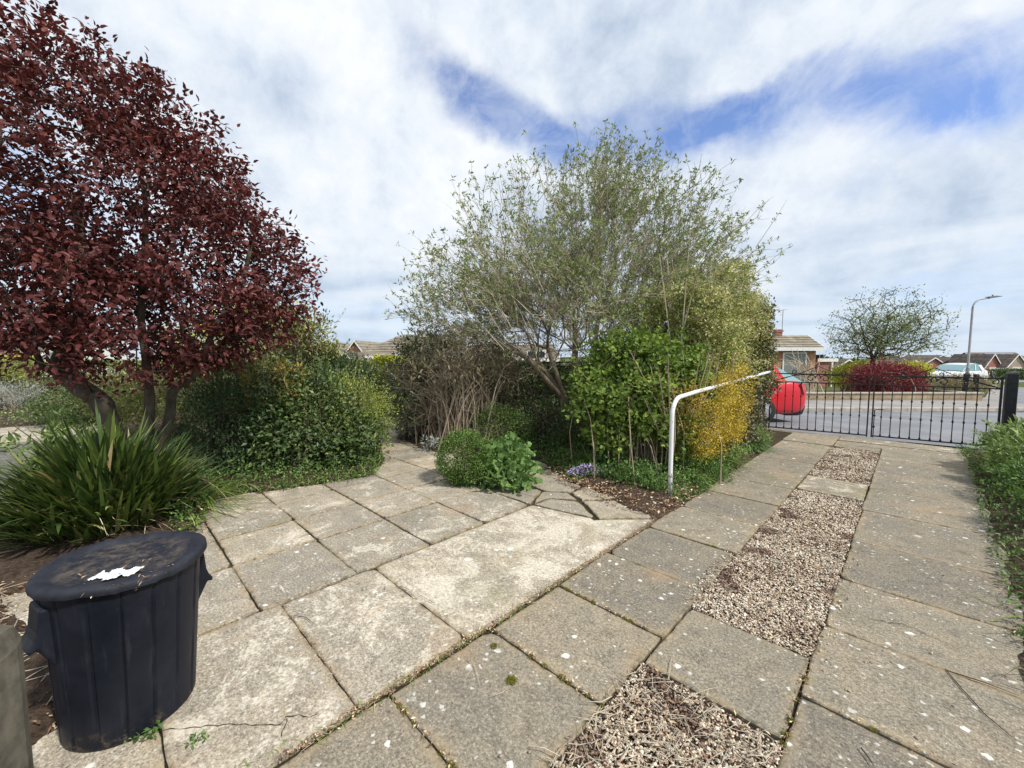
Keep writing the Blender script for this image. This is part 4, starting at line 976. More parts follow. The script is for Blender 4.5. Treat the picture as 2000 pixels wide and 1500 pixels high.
shrub('box_ball', 'clipped round box bush standing in the paving', 'shrub', (-3.72, 2.98, 0), [(np.array((-3.72, 3.0, .27)), np.array((.33, .33, .33))), (np.array((-3.62, 3.08, .18)), np.array((.34, .33, .22)))], 15000, .022, .013, M['l_box'], M['barkdark'], 30, .006,
      kind='rhomb', clump=.045, per=12, shell=.22, rough=.07, zmin=.012)
shrub('mallow_plant', 'pale green round-leaved plant beside the box bush', 'plant', (-3.35, 3.35, 0), [(np.array((-3.38, 3.38, .20)), np.array((.30, .25, .25))), (np.array((-3.22, 3.22, .12)), np.array((.25, .24, .18)))], 620, .075, .088, M['l_mallow'], M['l_ground'], 40, .004,
      kind='round', clump=.10, per=5, shell=.45, up=.2, spread=.6, rough=.1, flat=.9)
shrub('feverfew_plant', 'ferny green leaves between the box bush and the round-leaved plant', 'plant', (-3.55, 3.1, 0), [(np.array((-3.50, 3.12, .16)), np.array((.13, .13, .17)))], 700, .05, .03, M['l_ground'], None, kind='lobed', clump=.05, per=8, shell=.5)
strap_clump('iris_plant', 'spiky leaves behind the round-leaved plant', at(985, 900, 5.6), .10, 60, (.25, .42), (.010, .018), M['l_bright'], droop=(.1, .5))
strap_clump('lily_plant', 'green strappy tuft behind the violet flowers', at(1148, 915, 5.35), .12, 150, (.30, .52), (.010, .018), M['l_grass'], droop=(.3, .8))
strap_clump('daylily_plant', 'small strappy tuft right of the white handrail post', at(1345, 945, 4.75), .09, 60, (.25, .45), (.008, .016), M['l_grass'], droop=(.4, .9))
strap_clump('bluebell_plant', 'leafy bluebell clump beside the far end of the path edge', at(1455, 870, 6.6), .25, 300, (.2, .38), (.008, .016), M['l_ground'], droop=(.4, 1.0))
strap_clump('montbretia_plant', 'upright blade-leaved clump under the golden shrub', at(1395, 905, 5.5), .2, 240, (.25, .5), (.007, .014), M['l_grass'], droop=(.2, .8))

# violet flowers
def flowers(name, label, c, rad, n, size, m, lm, base_z=.03, h=.10, nl=1500):
    root = empty(name, (c[0], c[1], 0), label, 'flowers')
    def pts(k, hh):
        a = U_(0, 6.28, k); r = rad * np.sqrt(rng.random(k)); return np.column_stack([c[0] + r * np.cos(a) * RT[0] * 1.5 - r * np.sin(a) * .6 * RT[1], c[1] + r * np.cos(a) * RT[1] * 1.5 + r * np.sin(a) * .6 * RT[0], base_z + hh * (1 - (r / rad) ** 2 * .6) * U_(.75, 1.1, k)])
    P = pts(n, h); D = rdir(n); D[:, 2] *= .4; V, F, A_ = leaves(P, D, nrm(rdir(n) * .5 - FW * .5 + np.array((0, 0, 1))), size * U_(.7, 1.2, n), size * U_(.7, 1.2, n), rng.random(n), 'star')
    mesh_np('petals', V, [F], m, root, {'lv': A_})
    P = pts(nl, h * .8); P[:, 2] *= rng.random(nl); V, F, A_ = leaves(P, nrm(rdir(nl) + np.array((0, 0, .6))), rdir(nl), .03, .012, rng.random(nl), 'rhomb'); mesh_np('foliage', V, [F], lm, root, {'lv': A_})
flowers('violet_flowers', 'mat of small violet flowers at the edge of the centre bed', at(1148, 938, 4.9), .17, 420, .013, M['l_violet'], M['l_ground'], h=.15)
flowers('bluebell_flowers', 'few deep blue flowers near the ivy hedge end', at(1452, 872, 6.5), .05, 26, .016, flat_mat('blue_petal', (0.06, 0.05, 0.42), .6), M['l_ground'], .2, .1, 60)

shrub('berberis_shrub', 'small yellow-green shrub right of the brown bush', 'shrub', at(960, 880, 6.4) * np.array((1, 1, 0)), [ell(975, 828, 6.4, 42, 34), ell(1010, 845, 6.3, 30, 32)], 4200, .034, .018, M['l_box'], M['twigbrown'], 30, kind='rhomb', clump=.09, per=12, rough=.25)
shrub('dark_underbrush', 'dark green low shrub under the spreading tree', 'shrub', at(1060, 880, 6.6) * np.array((1, 1, 0)), [ell(1060, 830, 6.7, 75, 50), ell(1130, 850, 6.2, 60, 50), ell(1000, 770, 7.6, 60, 50), ell(1080, 780, 7.6, 60, 50)], 12000, .045, .02, M['l_dark'], M['barkdark'], 40, kind='rhomb', clump=.14, per=14, rough=.2)
shrub('aucuba_shrub', 'dark glossy shrub behind the trunk of the spreading tree', 'shrub', at(1010, 860, 8.6) * np.array((1, 1, 0)), [ell(1020, 750, 8.6, 95, 60), ell(1180, 770, 8.4, 110, 70), ell(1290, 790, 7.8, 90, 90)], 9000, .08, .034, M['l_dark'], M['barkdark'], 40, kind='rhomb', clump=.2, per=12, shell=.6, rough=.2)
shrub('geranium_plant', 'low leafy geranium patch in front of the lobed-leaf shrub', 'plant', at(1235, 960, 4.75) * np.array((1, 1, 0)), [ell(1235, 930, 4.75, 58, 28), ell(1190, 908, 5.0, 35, 30), ell(1270, 955, 4.45, 26, 16)], 5600, .028, .022, M['l_ground'], None, kind='lobed', clump=.07, per=12, shell=.7, rough=.2, zmin=.02)
shrub('euphorbia_plant', 'low leafy patch at the foot of the white handrail post', 'plant', at(1345, 965, 4.6) * np.array((1, 1, 0)), [ell(1345, 955, 4.6, 45, 28), ell(1385, 925, 5.0, 40, 28), ell(1320, 925, 4.9, 30, 40)], 4200, .026, .018, M['l_ground'], None, kind='rhomb', clump=.07, per=12, shell=.7, rough=.2, zmin=.02)
shrub('spring_bulbs', 'grey-green low plants under the ivy hedge', 'plant', at(1460, 880, 6.4) * np.array((1, 1, 0)), [ell(1470, 855, 6.9, 32, 26), ell(1430, 890, 5.9, 30, 22), ell(1410, 905, 5.5, 30, 20)], 4000, .035, .014, M['l_bright'], None, kind='rhomb', clump=.08, per=12, shell=.8, rough=.2, zmin=.02)
shrub('seedling_plant', 'upright yellow-green seedling left of the handrail post', 'plant', at(1205, 930, 5.0) * np.array((1, 1, 0)), [ell(1208, 890, 5.0, 18, 32)], 260, .045, .022, M['l_lime'], M['l_ground'], 12, .004, kind='rhomb', clump=.05, per=8, shell=.8)
edge_cover('woodland_cover', BED_C, .0, 1.3, 24000, .040, .014, M['l_ground'], 'dark low greenery under the spreading tree and shrubs', 'ground cover', lambda P: (P[:, 0] > -4.2) & ((P[:, 1] < 6.6) | (P[:, 0] > -2.6)) & ~((P[:, 0] > -2.7) & (P[:, 1] < 3.98)), .20)
shrub('catmint_plant', 'small grey-leaved plant behind the box bush', 'plant', at(835, 880, 6.3) * np.array((1, 1, 0)), [ell(838, 868, 6.3, 14, 14)], 160, .06, .02, M['l_grey'], None, kind='lance', clump=.05, per=10, rosette=True, zmin=.02)

# ------------------------------------------------------------------ black dustbin
def bin_mat():
    m, g = mat('black_bin_plastic'); tc = g.n('ShaderNodeTexCoord').outputs['Object']
    n = g.noise(tc, 7, 6, 0.65); n2 = g.noise(g.v('MULTIPLY', tc, (1, 1, .15)), 30, 4, .6)
    c = g.ramp(n, [(0.35, (0.006, 0.008, 0.014)), (0.7, (0.014, 0.016, 0.026))])
    c = g.mix(g.m('MULTIPLY', g.step(n2, .55, .75), .35), c, (0.05, 0.05, 0.055))
    z = g.n('ShaderNodeSeparateXYZ', {0: tc}).outputs[2]
    dirt = g.m('MULTIPLY', g.step(g.noise(tc, 22, 5, .7), .5, .7), g.step(z, .10, .0))
    c = g.mix(dirt, c, (0.13, 0.10, 0.07))
    finish(g, c, g.ramp(n, [(0.3, 0.38), (0.7, 0.6)]), n, 0.12, 0.004, spec=0.22); return m
def lid_mat():
    m, g = mat('weathered_black_lid'); tc = g.n('ShaderNodeTexCoord').outputs['Object']
    n = g.noise(tc, 14, 7, 0.7); n2 = g.noise(tc, 70, 5, .7)
    r = g.v('LENGTH', g.v('MULTIPLY', tc, (1, 1, 0)))
    c = g.ramp(n, [(0.35, (0.013, 0.015, 0.022)), (0.7, (0.032, 0.034, 0.045))])
    d = g.m('MULTIPLY', g.step(g.m('ADD', g.m('MULTIPLY', n, .6), g.m('MULTIPLY', n2, .5)), .50, .66), g.step(r, .23, .16))
    c = g.mix(g.m('MULTIPLY', d, .8), c, (0.11, 0.087, 0.066))
    finish(g, c, 0.6, g.m('ADD', n, g.m('MULTIPLY', n2, .5)), 0.35, 0.004, spec=0.22); return m
M['bin'] = bin_mat(); M['lid'] = lid_mat()
def dustbin():
    c = np.array((-2.30, .032, 0)); root = empty('dustbin', c, 'round black plastic dustbin with moulded handles, standing on the slabs', 'dustbin')
    root.rotation_euler = (Matrix.Rotation(math.radians(.9), 3, Vector((-1, 0, 0))) @ Matrix.Rotation(AZ + math.radians(61), 3, 'Z')).to_euler()
    H = .635; seg = 180; prof = [(0, 0), (.205, 0), (.211, .012)] + [(.211 + .034 * t, .012 + (H - .03) * t) for t in np.linspace(.02, 1, 16)] + [(.250, H - .015), (.250, H)]
    mb = MB(); V = []
    for r, z in prof:
        for k in range(seg):
            a = 2 * math.pi * k / seg; u = (k / seg * 16) % 1; e = min(u, 1 - u)
            rr = r
            if .02 < z < H - .03 and r > .1:
                rr = r * (1 + .0025 * math.sin(min(e, .5) * math.pi)) - (.006 if e < .05 else 0)   # gently bowed panels between grooves
            V.append((rr * math.cos(a), rr * math.sin(a), z))
    n = len(prof); F = [(i * seg + k, i * seg + (k + 1) % seg, (i + 1) * seg + (k + 1) % seg, (i + 1) * seg + k) for i in range(n - 1) for k in range(seg)]
    mb.add(V, F); mb.build('body', M['bin'], root, auto=28)
    for sgn in (-1, 1):       # moulded handles: a hooked bracket below the rim
        h = MB(); x0 = .238
        out = [(x0 - .012, .585), (x0 + .020, .585), (x0 + .028, .50), (x0 + .036, .475), (x0 + .052, .448), (x0 + .051, .430), (x0 + .030, .440), (x0 + .014, .41), (x0 - .022, .34)]
        if sgn < 0: out = [(-a, b) for a, b in out][::-1]
        h.prism(out, 'y', -.062, .062); h.build('handle', M['bin'], root, bevel=.010)
    mb = MB()
    mb.lathe([(a_ * .975, b_ - .020) for a_, b_ in [(0, .672), (.09, .670), (.16, .668), (.214, .667), (.221, .6735), (.236, .681), (.254, .683), (.268, .679), (.2755, .670), (.277, .658), (.275, .648), (.267, .645), (.267, .652), (.2, .652), (0, .652)]], 120, cap=False)
    V = []
    for (x, y, z) in mb.V:
        a = math.atan2(y, x); r = math.hypot(x, y)
        k = 1 + (.004 * math.sin(9 * a) + .003 * math.sin(23 * a + 1)) * (1 if r > .25 else 0)
        dz = .004 * math.sin(3 * a + r * 9) * min(1, r / .2) - (.004 * (math.sin(31 * a) > .9) if r > .25 else 0) + .003 * math.sin(40 * x) * math.sin(37 * y)
        V.append((x * k, y * k, z + dz))
    mb.V = V; mb.build('lid', M['lid'], root, auto=45)
    return root
binr = dustbin()

def torn_film():
    c = at(226, 1106, 1.56); c = np.array((c[0], c[1], .657)); r = empty('plastic_scrap', c, 'torn crinkled white scrap lying on the bin lid', 'scrap', rz=AZ + .05)
    n, m_ = 44, 20; X, Y = np.meshgrid(np.linspace(-.065, .065, n), np.linspace(-.048, .048, m_)); P = np.column_stack([X.ravel(), Y.ravel(), np.zeros(n * m_)])
    z = .006 + .0045 * sn(P, 60, 1) + .003 * sn(P, 150, 4); P[:, 2] = np.maximum(z, .001)
    P[:, 1] += .010 * np.sin(P[:, 0] * 40) ; i = (np.arange(n - 1)[None] + np.arange(m_ - 1)[:, None] * n).ravel(); F = np.stack([i, i + 1, i + n + 1, i + n], 1)
    q = P[F].mean(1); keep = (np.abs(q[:, 1] - .01 * np.sin(q[:, 0] * 40)) < .036 - .016 * sn(q, 55, 7) - .10 * np.abs(q[:, 0]) * .8) & (sn(q, 70, 3) > -.62)
    mesh_np('film', P, [F[keep]], flat_mat('white_film', (0.72, 0.74, 0.76), .5, var=.12, scale=60), r, world=False)
    n = 60; P = np.column_stack([rng.normal(size=n) * .07, rng.normal(size=n) * .06, np.full(n, .004)])
    V, F, A_ = leaves(P + np.array((.03, .02, 0)), nrm(rdir(n) * np.array((1, 1, .15))), nrm(rdir(n) * .3 + np.array((0, 0, 1))), U_(.008, .03, n), U_(.002, .006, n), rng.random(n))
    o = mesh_np('litter', V + c, [F], M['l_debris'], attrs={'lv': A_}); tag(o, 'bits of dead leaf scattered over the bin lid', 'leaf litter', kind='stuff')
torn_film()

# ------------------------------------------------------------------ rendered plinth at the lower left edge
def plinth():
    c = at(-115, 1560, .92); c[2] = 0; r = empty('garden_plinth', c, 'weathered concrete plinth cut off by the lower left corner', 'plinth', rz=AZ + .35)
    ztop = float(at(0, 1262, .92)[2]) - .035; mb = MB(); mb.box(-.32, .055, -.25, .22, 0, ztop)
    mb.build('block', flat_mat('weathered_concrete', (0.12, 0.108, 0.085), .95, var=.4, scale=14, spec=.1, bump=.5), r, bevel=.07)
plinth()

# ------------------------------------------------------------------ white handrail
def handrail():
    b = np.array((-1.72, 4.08, 0)); root = empty('handrail', b, 'white-painted tube handrail rising from the path edge and running into the hedge', 'handrail')
    zt = 1.085; pts = [b + np.array((0, 0, -.03)), b + np.array((0, 0, .3)), b + np.array((0, 0, .6)), b + np.array((0, 0, zt - .22))]
    R = .19
    for a in np.linspace(0, 1.45, 9)[1:]: pts.append(b + np.array((0, R * (1 - math.cos(a)), zt - .22 + R * math.sin(a))))
    for y in (4.7, 5.4, 6.1, 6.8, 7.5, 8.2): pts.append(np.array((-1.72 - .006 * (y - 4.1), y, zt - .03 + .045 * (y - 4.1) * .8)))
    mb = MB(); mb.tube(np.array(pts) - b, .0220, 20)
    m, g = mat('chipped_white_paint'); tc = g.n('ShaderNodeTexCoord').outputs['Object']; n = g.noise(g.v('MULTIPLY', tc, (1, 1, .5)), 42, 6, .7); z = g.n('ShaderNodeSeparateXYZ', {0: tc}).outputs[2]
    c = g.mix(g.step(n, .60, .66), (0.72, 0.73, 0.74), (0.22, 0.20, 0.19)); c = g.mix(g.m('MULTIPLY', g.step(z, .26, .0), g.step(g.noise(tc, 30, 5, .7), .38, .6)), c, (0.20, 0.19, 0.17))
    finish(g, c, .45, n, .2, .002); mb.build('rail', m, root, smooth=True)
    mb = MB(); mb.tube([(0, 0, .24), (0, 0, .262)], .0255, 20); mb.build('clamp', M['kerb'], root, smooth=False)
handrail()

# ------------------------------------------------------------------ wrought iron gates
def spiral(cx, cz, r0, r1, a0, a1, n=18):
    t = np.linspace(0, 1, n); a = a0 + (a1 - a0) * t; r = r0 + (r1 - r0) * t
    return np.column_stack([cx + r * np.cos(a), np.zeros(n), cz + r * np.sin(a)])
GL, GM, GR = np.array((-1.985, 9.357)), np.array((-.487, 9.585)), np.array((1.01, 9.815))
GA = math.atan2(*(GR - GL)[::-1])
def gate(origin, flip, label, latch):
    root = empty('driveway_gate', (*origin, 0), label, 'gate', 'pair of iron driveway gates', rz=GA + (math.pi if flip else 0))
    w_ = 1.492; f = MB(); z0, z1, z2 = .055, .965, 1.125
    for z, r in ((z0, .011), (z1, .010), (z2, .011)): f.box(.0, w_, -.009, .009, z - r, z + r)
    f.box(-.012, .014, -.013, .013, .02, z2 + .02); f.box(w_ - .018, w_ + .001, -.013, .013, .03, z2 + .012)
    f.build('frame', M['iron'], root, bevel=.002)
    b0 = None
    for k in range(1, 12):
        s = w_ * k / 12
        if b0 is None:
            b = MB(); b.tube([(0, 0, z0 + .011), (0, 0, z1 - .01)], .0068, 8)
            for zc in ((.40, .70)): b.tube([(0, 0, zc - .022), (0, 0, zc - .012), (0, 0, zc), (0, 0, zc + .012), (0, 0, zc + .022)], [.007, .0125, .014, .0125, .007], 10)
            b.tube([(0, 0, z1 - .045), (0, 0, z1 - .025), (0, 0, z1 - .012)], [.007, .013, .008], 10); b.tube([(0, 0, z0 + .012), (0, 0, z0 + .028), (0, 0, z0 + .05)], [.014, .013, .007], 10)
            b0 = b.build('bar', M['iron'], root, auto=40); o = b0
        else:
            o = b0.copy(); COL.objects.link(o); o.parent = root
        o.location = (s, 0, 0)
    c = w_ / 2; sc = MB(); r = .0088
    for q in (-1, 1):
        def mir(p): p = p.copy(); p[:, 0] = c + q * (p[:, 0]); return p
        # big curls between the rails, smaller ones above
        sc.tube(mir(np.vstack([[(.0, 0, z2)], [(.03, 0, z2 - .035)], spiral(.105, 1.045, .072, .022, math.pi * 1.0, -math.pi * 1.1, 26)])), r, 6)
        sc.tube(mir(spiral(.075, z2 + .045, .045, .012, -math.pi * .75, math.pi * 1.2, 22)), r * .9, 6)
        sc.tube(mir(spiral(.36, z2 + .04, .045, .012, -math.pi * .2, math.pi * 1.6, 20)), r * .9, 6)
        sc.tube(mir(spiral(c - .075, z2 - .055, .050, .012, math.pi * .5, -math.pi * 1.6, 22)), r * .9, 6)
        # long sweeping arch
        t = np.linspace(0, 1, 14); sc.tube(mir(np.column_stack([c - .02 - (c - .02) * t, np.zeros(14), z1 + .012 + (.30) * (t ** 1.25)])), r * .85, 6)
        sc.tube(mir(np.column_stack([c * .95 - .62 * t, np.zeros(14), z2 - .14 + .13 * np.sin(t * math.pi * .55)])), r * .75, 6)
    o = sc.build('scroll_work', M['iron'], root, smooth=True)
    if latch:
        l = MB(); l.tube([(w_ - .035, -.03, .02), (w_ - .035, -.03, .50), (w_ - .055, -.03, .525), (w_ - .15, -.03, .53)], .007, 8); l.box(w_ - .05, w_ - .015, -.04, -.01, .2, .23); l.box(w_ - .05, w_ - .015, -.04, -.01, .40, .43)
        l.build('drop_bolt', M['iron'], root)
    else:
        l = MB(); l.tube([(-.012, 0, .93), (-.03, 0, .92), (-.045, 0, .92)], .011, 8); l.tube([(-.028, 0, .895), (-.028, 0, .965)], .014, 8); l.build('hinge', M['iron'], root)
    return root
gate(GL, False, 'left leaf of the scrolled black iron driveway gate, in front of the red car', False)
gate(GR, True, 'right leaf of the scrolled black iron driveway gate, hung on the black post', True)
def gate_post():
    p = GR + (GR - GL) / np.linalg.norm(GR - GL) * .095; root = empty('gate_post', (*p, 0), 'thick black timber gate post at the right end of the gate', 'post', rz=GA)
    mb = MB(); mb.box(-.058, .058, -.058, .058, -.05, 1.20); mb.build('shaft', M['postblk'], root, bevel=.008)
    mb = MB(); mb.prism([(-.058, 1.20), (.058, 1.20), (.045, 1.232), (-.045, 1.232)], 'y', -.057, .057); mb.build('cap', flat_mat('bare_wood_top', (0.16, 0.15, 0.14), .9, var=.3), root, bevel=.006)
gate_post()
def gate_post_left():
    p = GL - (GR - GL) / np.linalg.norm(GR - GL) * .10; root = empty('gate_post', (*p, 0), 'iron hinge post at the hedge end of the gate', 'post', rz=GA)
    mb = MB(); mb.box(-.025, .025, -.025, .025, -.05, 1.16); mb.build('shaft', M['iron'], root, bevel=.004)
gate_post_left()

# ------------------------------------------------------------------ cars
def car(name, label, loc, rz, paint, group=None):
    """x=0 is the rear bumper, the nose points to -x ... local +x is the rear"""
    root = empty(name, loc, label, 'car', group, rz=rz)
    L = 3.95
    # stations from rear (0) forward: distance, half width, bottom z, sill z, waist z (belt)
    st = [(0.00, .56, .44, .50, .64), (0.03, .68, .34, .46, .76), (.10, .77, .25, .42, .90), (.22, .82, .21, .40, .955), (.45, .845, .19, .38, .965), (.9, .855, .18, .36, .955), (1.6, .86, .18, .35, .945),
          (2.3, .86, .18, .35, .935), (2.8, .855, .18, .36, .92), (3.2, .84, .19, .38, .85), (3.6, .80, .2, .40, .78), (3.85, .70, .24, .42, .68), (3.95, .52, .32, .46, .58)]
    def ring(x, w, zb, zs, zt, bulge=0):
        h = [(0, zb), (w * .78, zb), (w * .93, zb + .04), (w * .985, zs), (w, (zs + zt) / 2 - .02), (w * .985, zt - .10), (w * .94, zt - .03), (w * .86, zt + .004), (w * .4, zt + .012), (0, zt + .015)]
        full = [(-x, y, z) for y, z in h] + [(-x, -y, z) for y, z in h[-2:0:-1]]
        return full
    mb = MB(); V = []; 
    for s in st: V += ring(*s)
    k = len(ring(*st[0])); n = len(st)
    F = [(i * k + j, i * k + (j + 1) % k, (i + 1) * k + (j + 1) % k, (i + 1) * k + j) for i in range(n - 1) for j in range(k)]
    F += [tuple(range(k))[::-1], tuple(range((n - 1) * k, n * k))]
    mb.add(V, F)
    o = mb.build('body', paint, root, smooth=True); s_ = o.modifiers.new('sub', 'SUBSURF'); s_.levels = 2; s_.render_levels = 2
    # greenhouse glass
    gs = [(.12, .62, .90, .93), (.70, .66, .92, 1.27), (.95, .68, .92, 1.36), (1.2, .70, .94, 1.435), (1.9, .70, .93, 1.42), (2.25, .68, .93, 1.33), (2.85, .60, .92, .95)]
    V = []
    for x, w, zb, zt in gs: V += [(-x, .80, zb), (-x, w + .02, zt - .03 if zt > 1 else zt), (-x, w * .6, zt), (-x, -w * .6, zt), (-x, -w - .02, zt - .03 if zt > 1 else zt), (-x, -.80, zb)]
    F = [(i * 6 + j, i * 6 + j + 1, (i + 1) * 6 + j + 1, (i + 1) * 6 + j) for i in range(len(gs) - 1) for j in range(5)]
    mb = MB(); mb.add(V, F); mb.build('window', M['carglass'], root, auto=50)
    # roof skin and pillars, 1 cm proud
    V = []; rs = gs[1:6]
    for x, w, zb, zt in rs: V += [(-x, w + .035, zt - .05), (-x, w * .62, zt + .012), (-x, -w * .62, zt + .012), (-x, -w - .035, zt - .05)]
    F = [(i * 4 + j, i * 4 + j + 1, (i + 1) * 4 + j + 1, (i + 1) * 4 + j) for i in range(len(rs) - 1) for j in range(3)]
    mb = MB(); mb.add(V, F)
    for q in (-1, 1):
        def pil(a, b, wd=.05):
            a = np.array(a, float); b = np.array(b, float); e = np.array((wd, 0, 0)); off = np.array((0, q * .012, 0)); mb.add([a - e + off, a + e + off, b + e + off, b - e + off], [(0, 1, 2, 3)])
        pil((-.75, q * .815, .93), (-1.0, q * .71, 1.34), .16); pil((-1.55, q * .81, .95), (-1.5, q * .73, 1.39), .04); pil((-2.75, q * .79, .94), (-2.2, q * .71, 1.33), .04)
    mb.build('roof', paint, root, smooth=True)
    mb = MB()
    for q in (-1, 1):
        w0 = MB()
    for x in (1.12, 3.15):
        for q in (-1, 1):
            w0 = MB(); y = q * .80
            w0.tube([(-x, y - q * .14, .30), (-x, y - q * .12, .30), (-x, y + q * .035, .30), (-x, y + q * .055, .30)], [.28, .30, .30, .27], 28); wh = w0.build('wheel', flat_mat('tyre_rubber', (0.02, 0.02, 0.02), .8) if 'tyre_rubber' not in bpy.data.materials else bpy.data.materials['tyre_rubber'], root, auto=40)
            r0 = MB(); r0.tube([(-x, y + q * .05, .30), (-x, y + q * .062, .30)], [.19, .17], 20); rr = r0.build('rim', M['alloy'], wh, auto=40)
    b = MB(); b.prism([(-.10, .20), (-.035, .40), (-.25, .37), (-.5, .33), (-.5, .17), (-.2, .17)][::-1], 'y', -.70, .70); b.build('lower_bumper', M['blackplastic'], root, bevel=.03)
    for q in (-1, 1):
        l = MB(); l.add([(-.06, q * .66, .60), (-.02, q * .56, .62), (-.05, q * .56, .86), (-.13, q * .72, .90), (-.30, q * .83, .88), (-.22, q * .825, .66)], [(0, 1, 2, 3, 4, 5)]); o = l.build('tail_light', M['lamp_red'], root)
        s2 = o.modifiers.new('solid', 'SOLIDIFY'); s2.thickness = .05; s2.offset = 0
    p = MB(); p.box(-.02, .012, -.26, .26, .60, .71); p.build('number_plate', M['plate'], root, bevel=.003)
    h = MB(); h.box(-.42, -.06, -.60, .60, .975, .985); 
    return root
M['carglass'] = flat_mat('car_glass', (0.16, 0.30, 0.32), 0.06, spec=0.9)
M['blackplastic'] = flat_mat('black_plastic', (0.02, 0.02, 0.022), .6)
M['alloy'] = flat_mat('alloy', (0.45, 0.45, 0.46), .35, .6)
M['lamp_red'] = flat_mat('tail_lens', (0.45, 0.012, 0.012), .15, spec=.7)
M['plate'] = flat_mat('yellow_plate', (0.75, 0.60, 0.08), .4)
M['redpaint'] = flat_mat('red_car_paint', (0.62, 0.008, 0.02), 0.25, spec=.6, **{'Coat Weight': .6})
M['whitepaint'] = flat_mat('white_car_paint', (0.72, 0.73, 0.74), 0.25, spec=.6)
cp = FW * 9.72 + RT * 6.58; car('parked_car', 'red hatchback parked beyond the gate, its tail showing past the hedge', (cp[0], cp[1], float(hgt(*cp[:2])) - .015), AZ + .03, M['redpaint'])
cp = FW * 29 + RT * 33.0; car('parked_car', 'white car parked far off beyond the brown hedge, right of the maroon bush', (cp[0], cp[1], float(hgt(*cp[:2])) + .02), AZ + .25, M['whitepaint'])

# ------------------------------------------------------------------ street lamp
def lamp():
    d = 25.0; s = (1890 - 1000) / FPX * d; p = FW * d + RT * s; z0 = float(hgt(p[0], p[1])); root = empty('street_lamp', (p[0], p[1], z0), 'tall grey street lamp with a curved arm at the corner', 'street lamp', rz=AZ)
    top = float(at(1895, 585, d)[2]) - z0 + .15
    mb = MB(); mb.tube([(0, 0, 0), (0, 0, 1.15)], .085, 14); mb.tube([(0, 0, 1.15), (0, 0, 1.22), (0, 0, top - .7)], [.085, .06, .052], 14)
    mb.build('pole', M['lampgrey'], root, auto=40)
    a = MB(); pts = [(0, 0, top - .7)] + [(.62 * (1 - math.cos(t)), 0, top - .7 + .55 * math.sin(t)) for t in np.linspace(.15, 1.45, 9)] + [(.95, 0, top - .10)]
    a.tube(pts, [.052] + [.045] * (len(pts) - 1), 12); a.build('arm', M['lampgrey'], root, smooth=True)
    h = MB(); h.prism([(.85, top - .15), (1.62, top - .02), (1.63, top + .0), (1.25, top + .03), (.85, top - .02)], 'y', -.13, .13); h.tube([(1.15, 0, top), (1.15, 0, top + .10)], .04, 8); h.build('lamp_head', flat_mat('lamp_head_grey', (0.16, 0.165, 0.17), .5), root, bevel=.02)
M['lampgrey'] = flat_mat('galvanised_grey', (0.34, 0.34, 0.35), .55, .2, var=.15)
lamp()

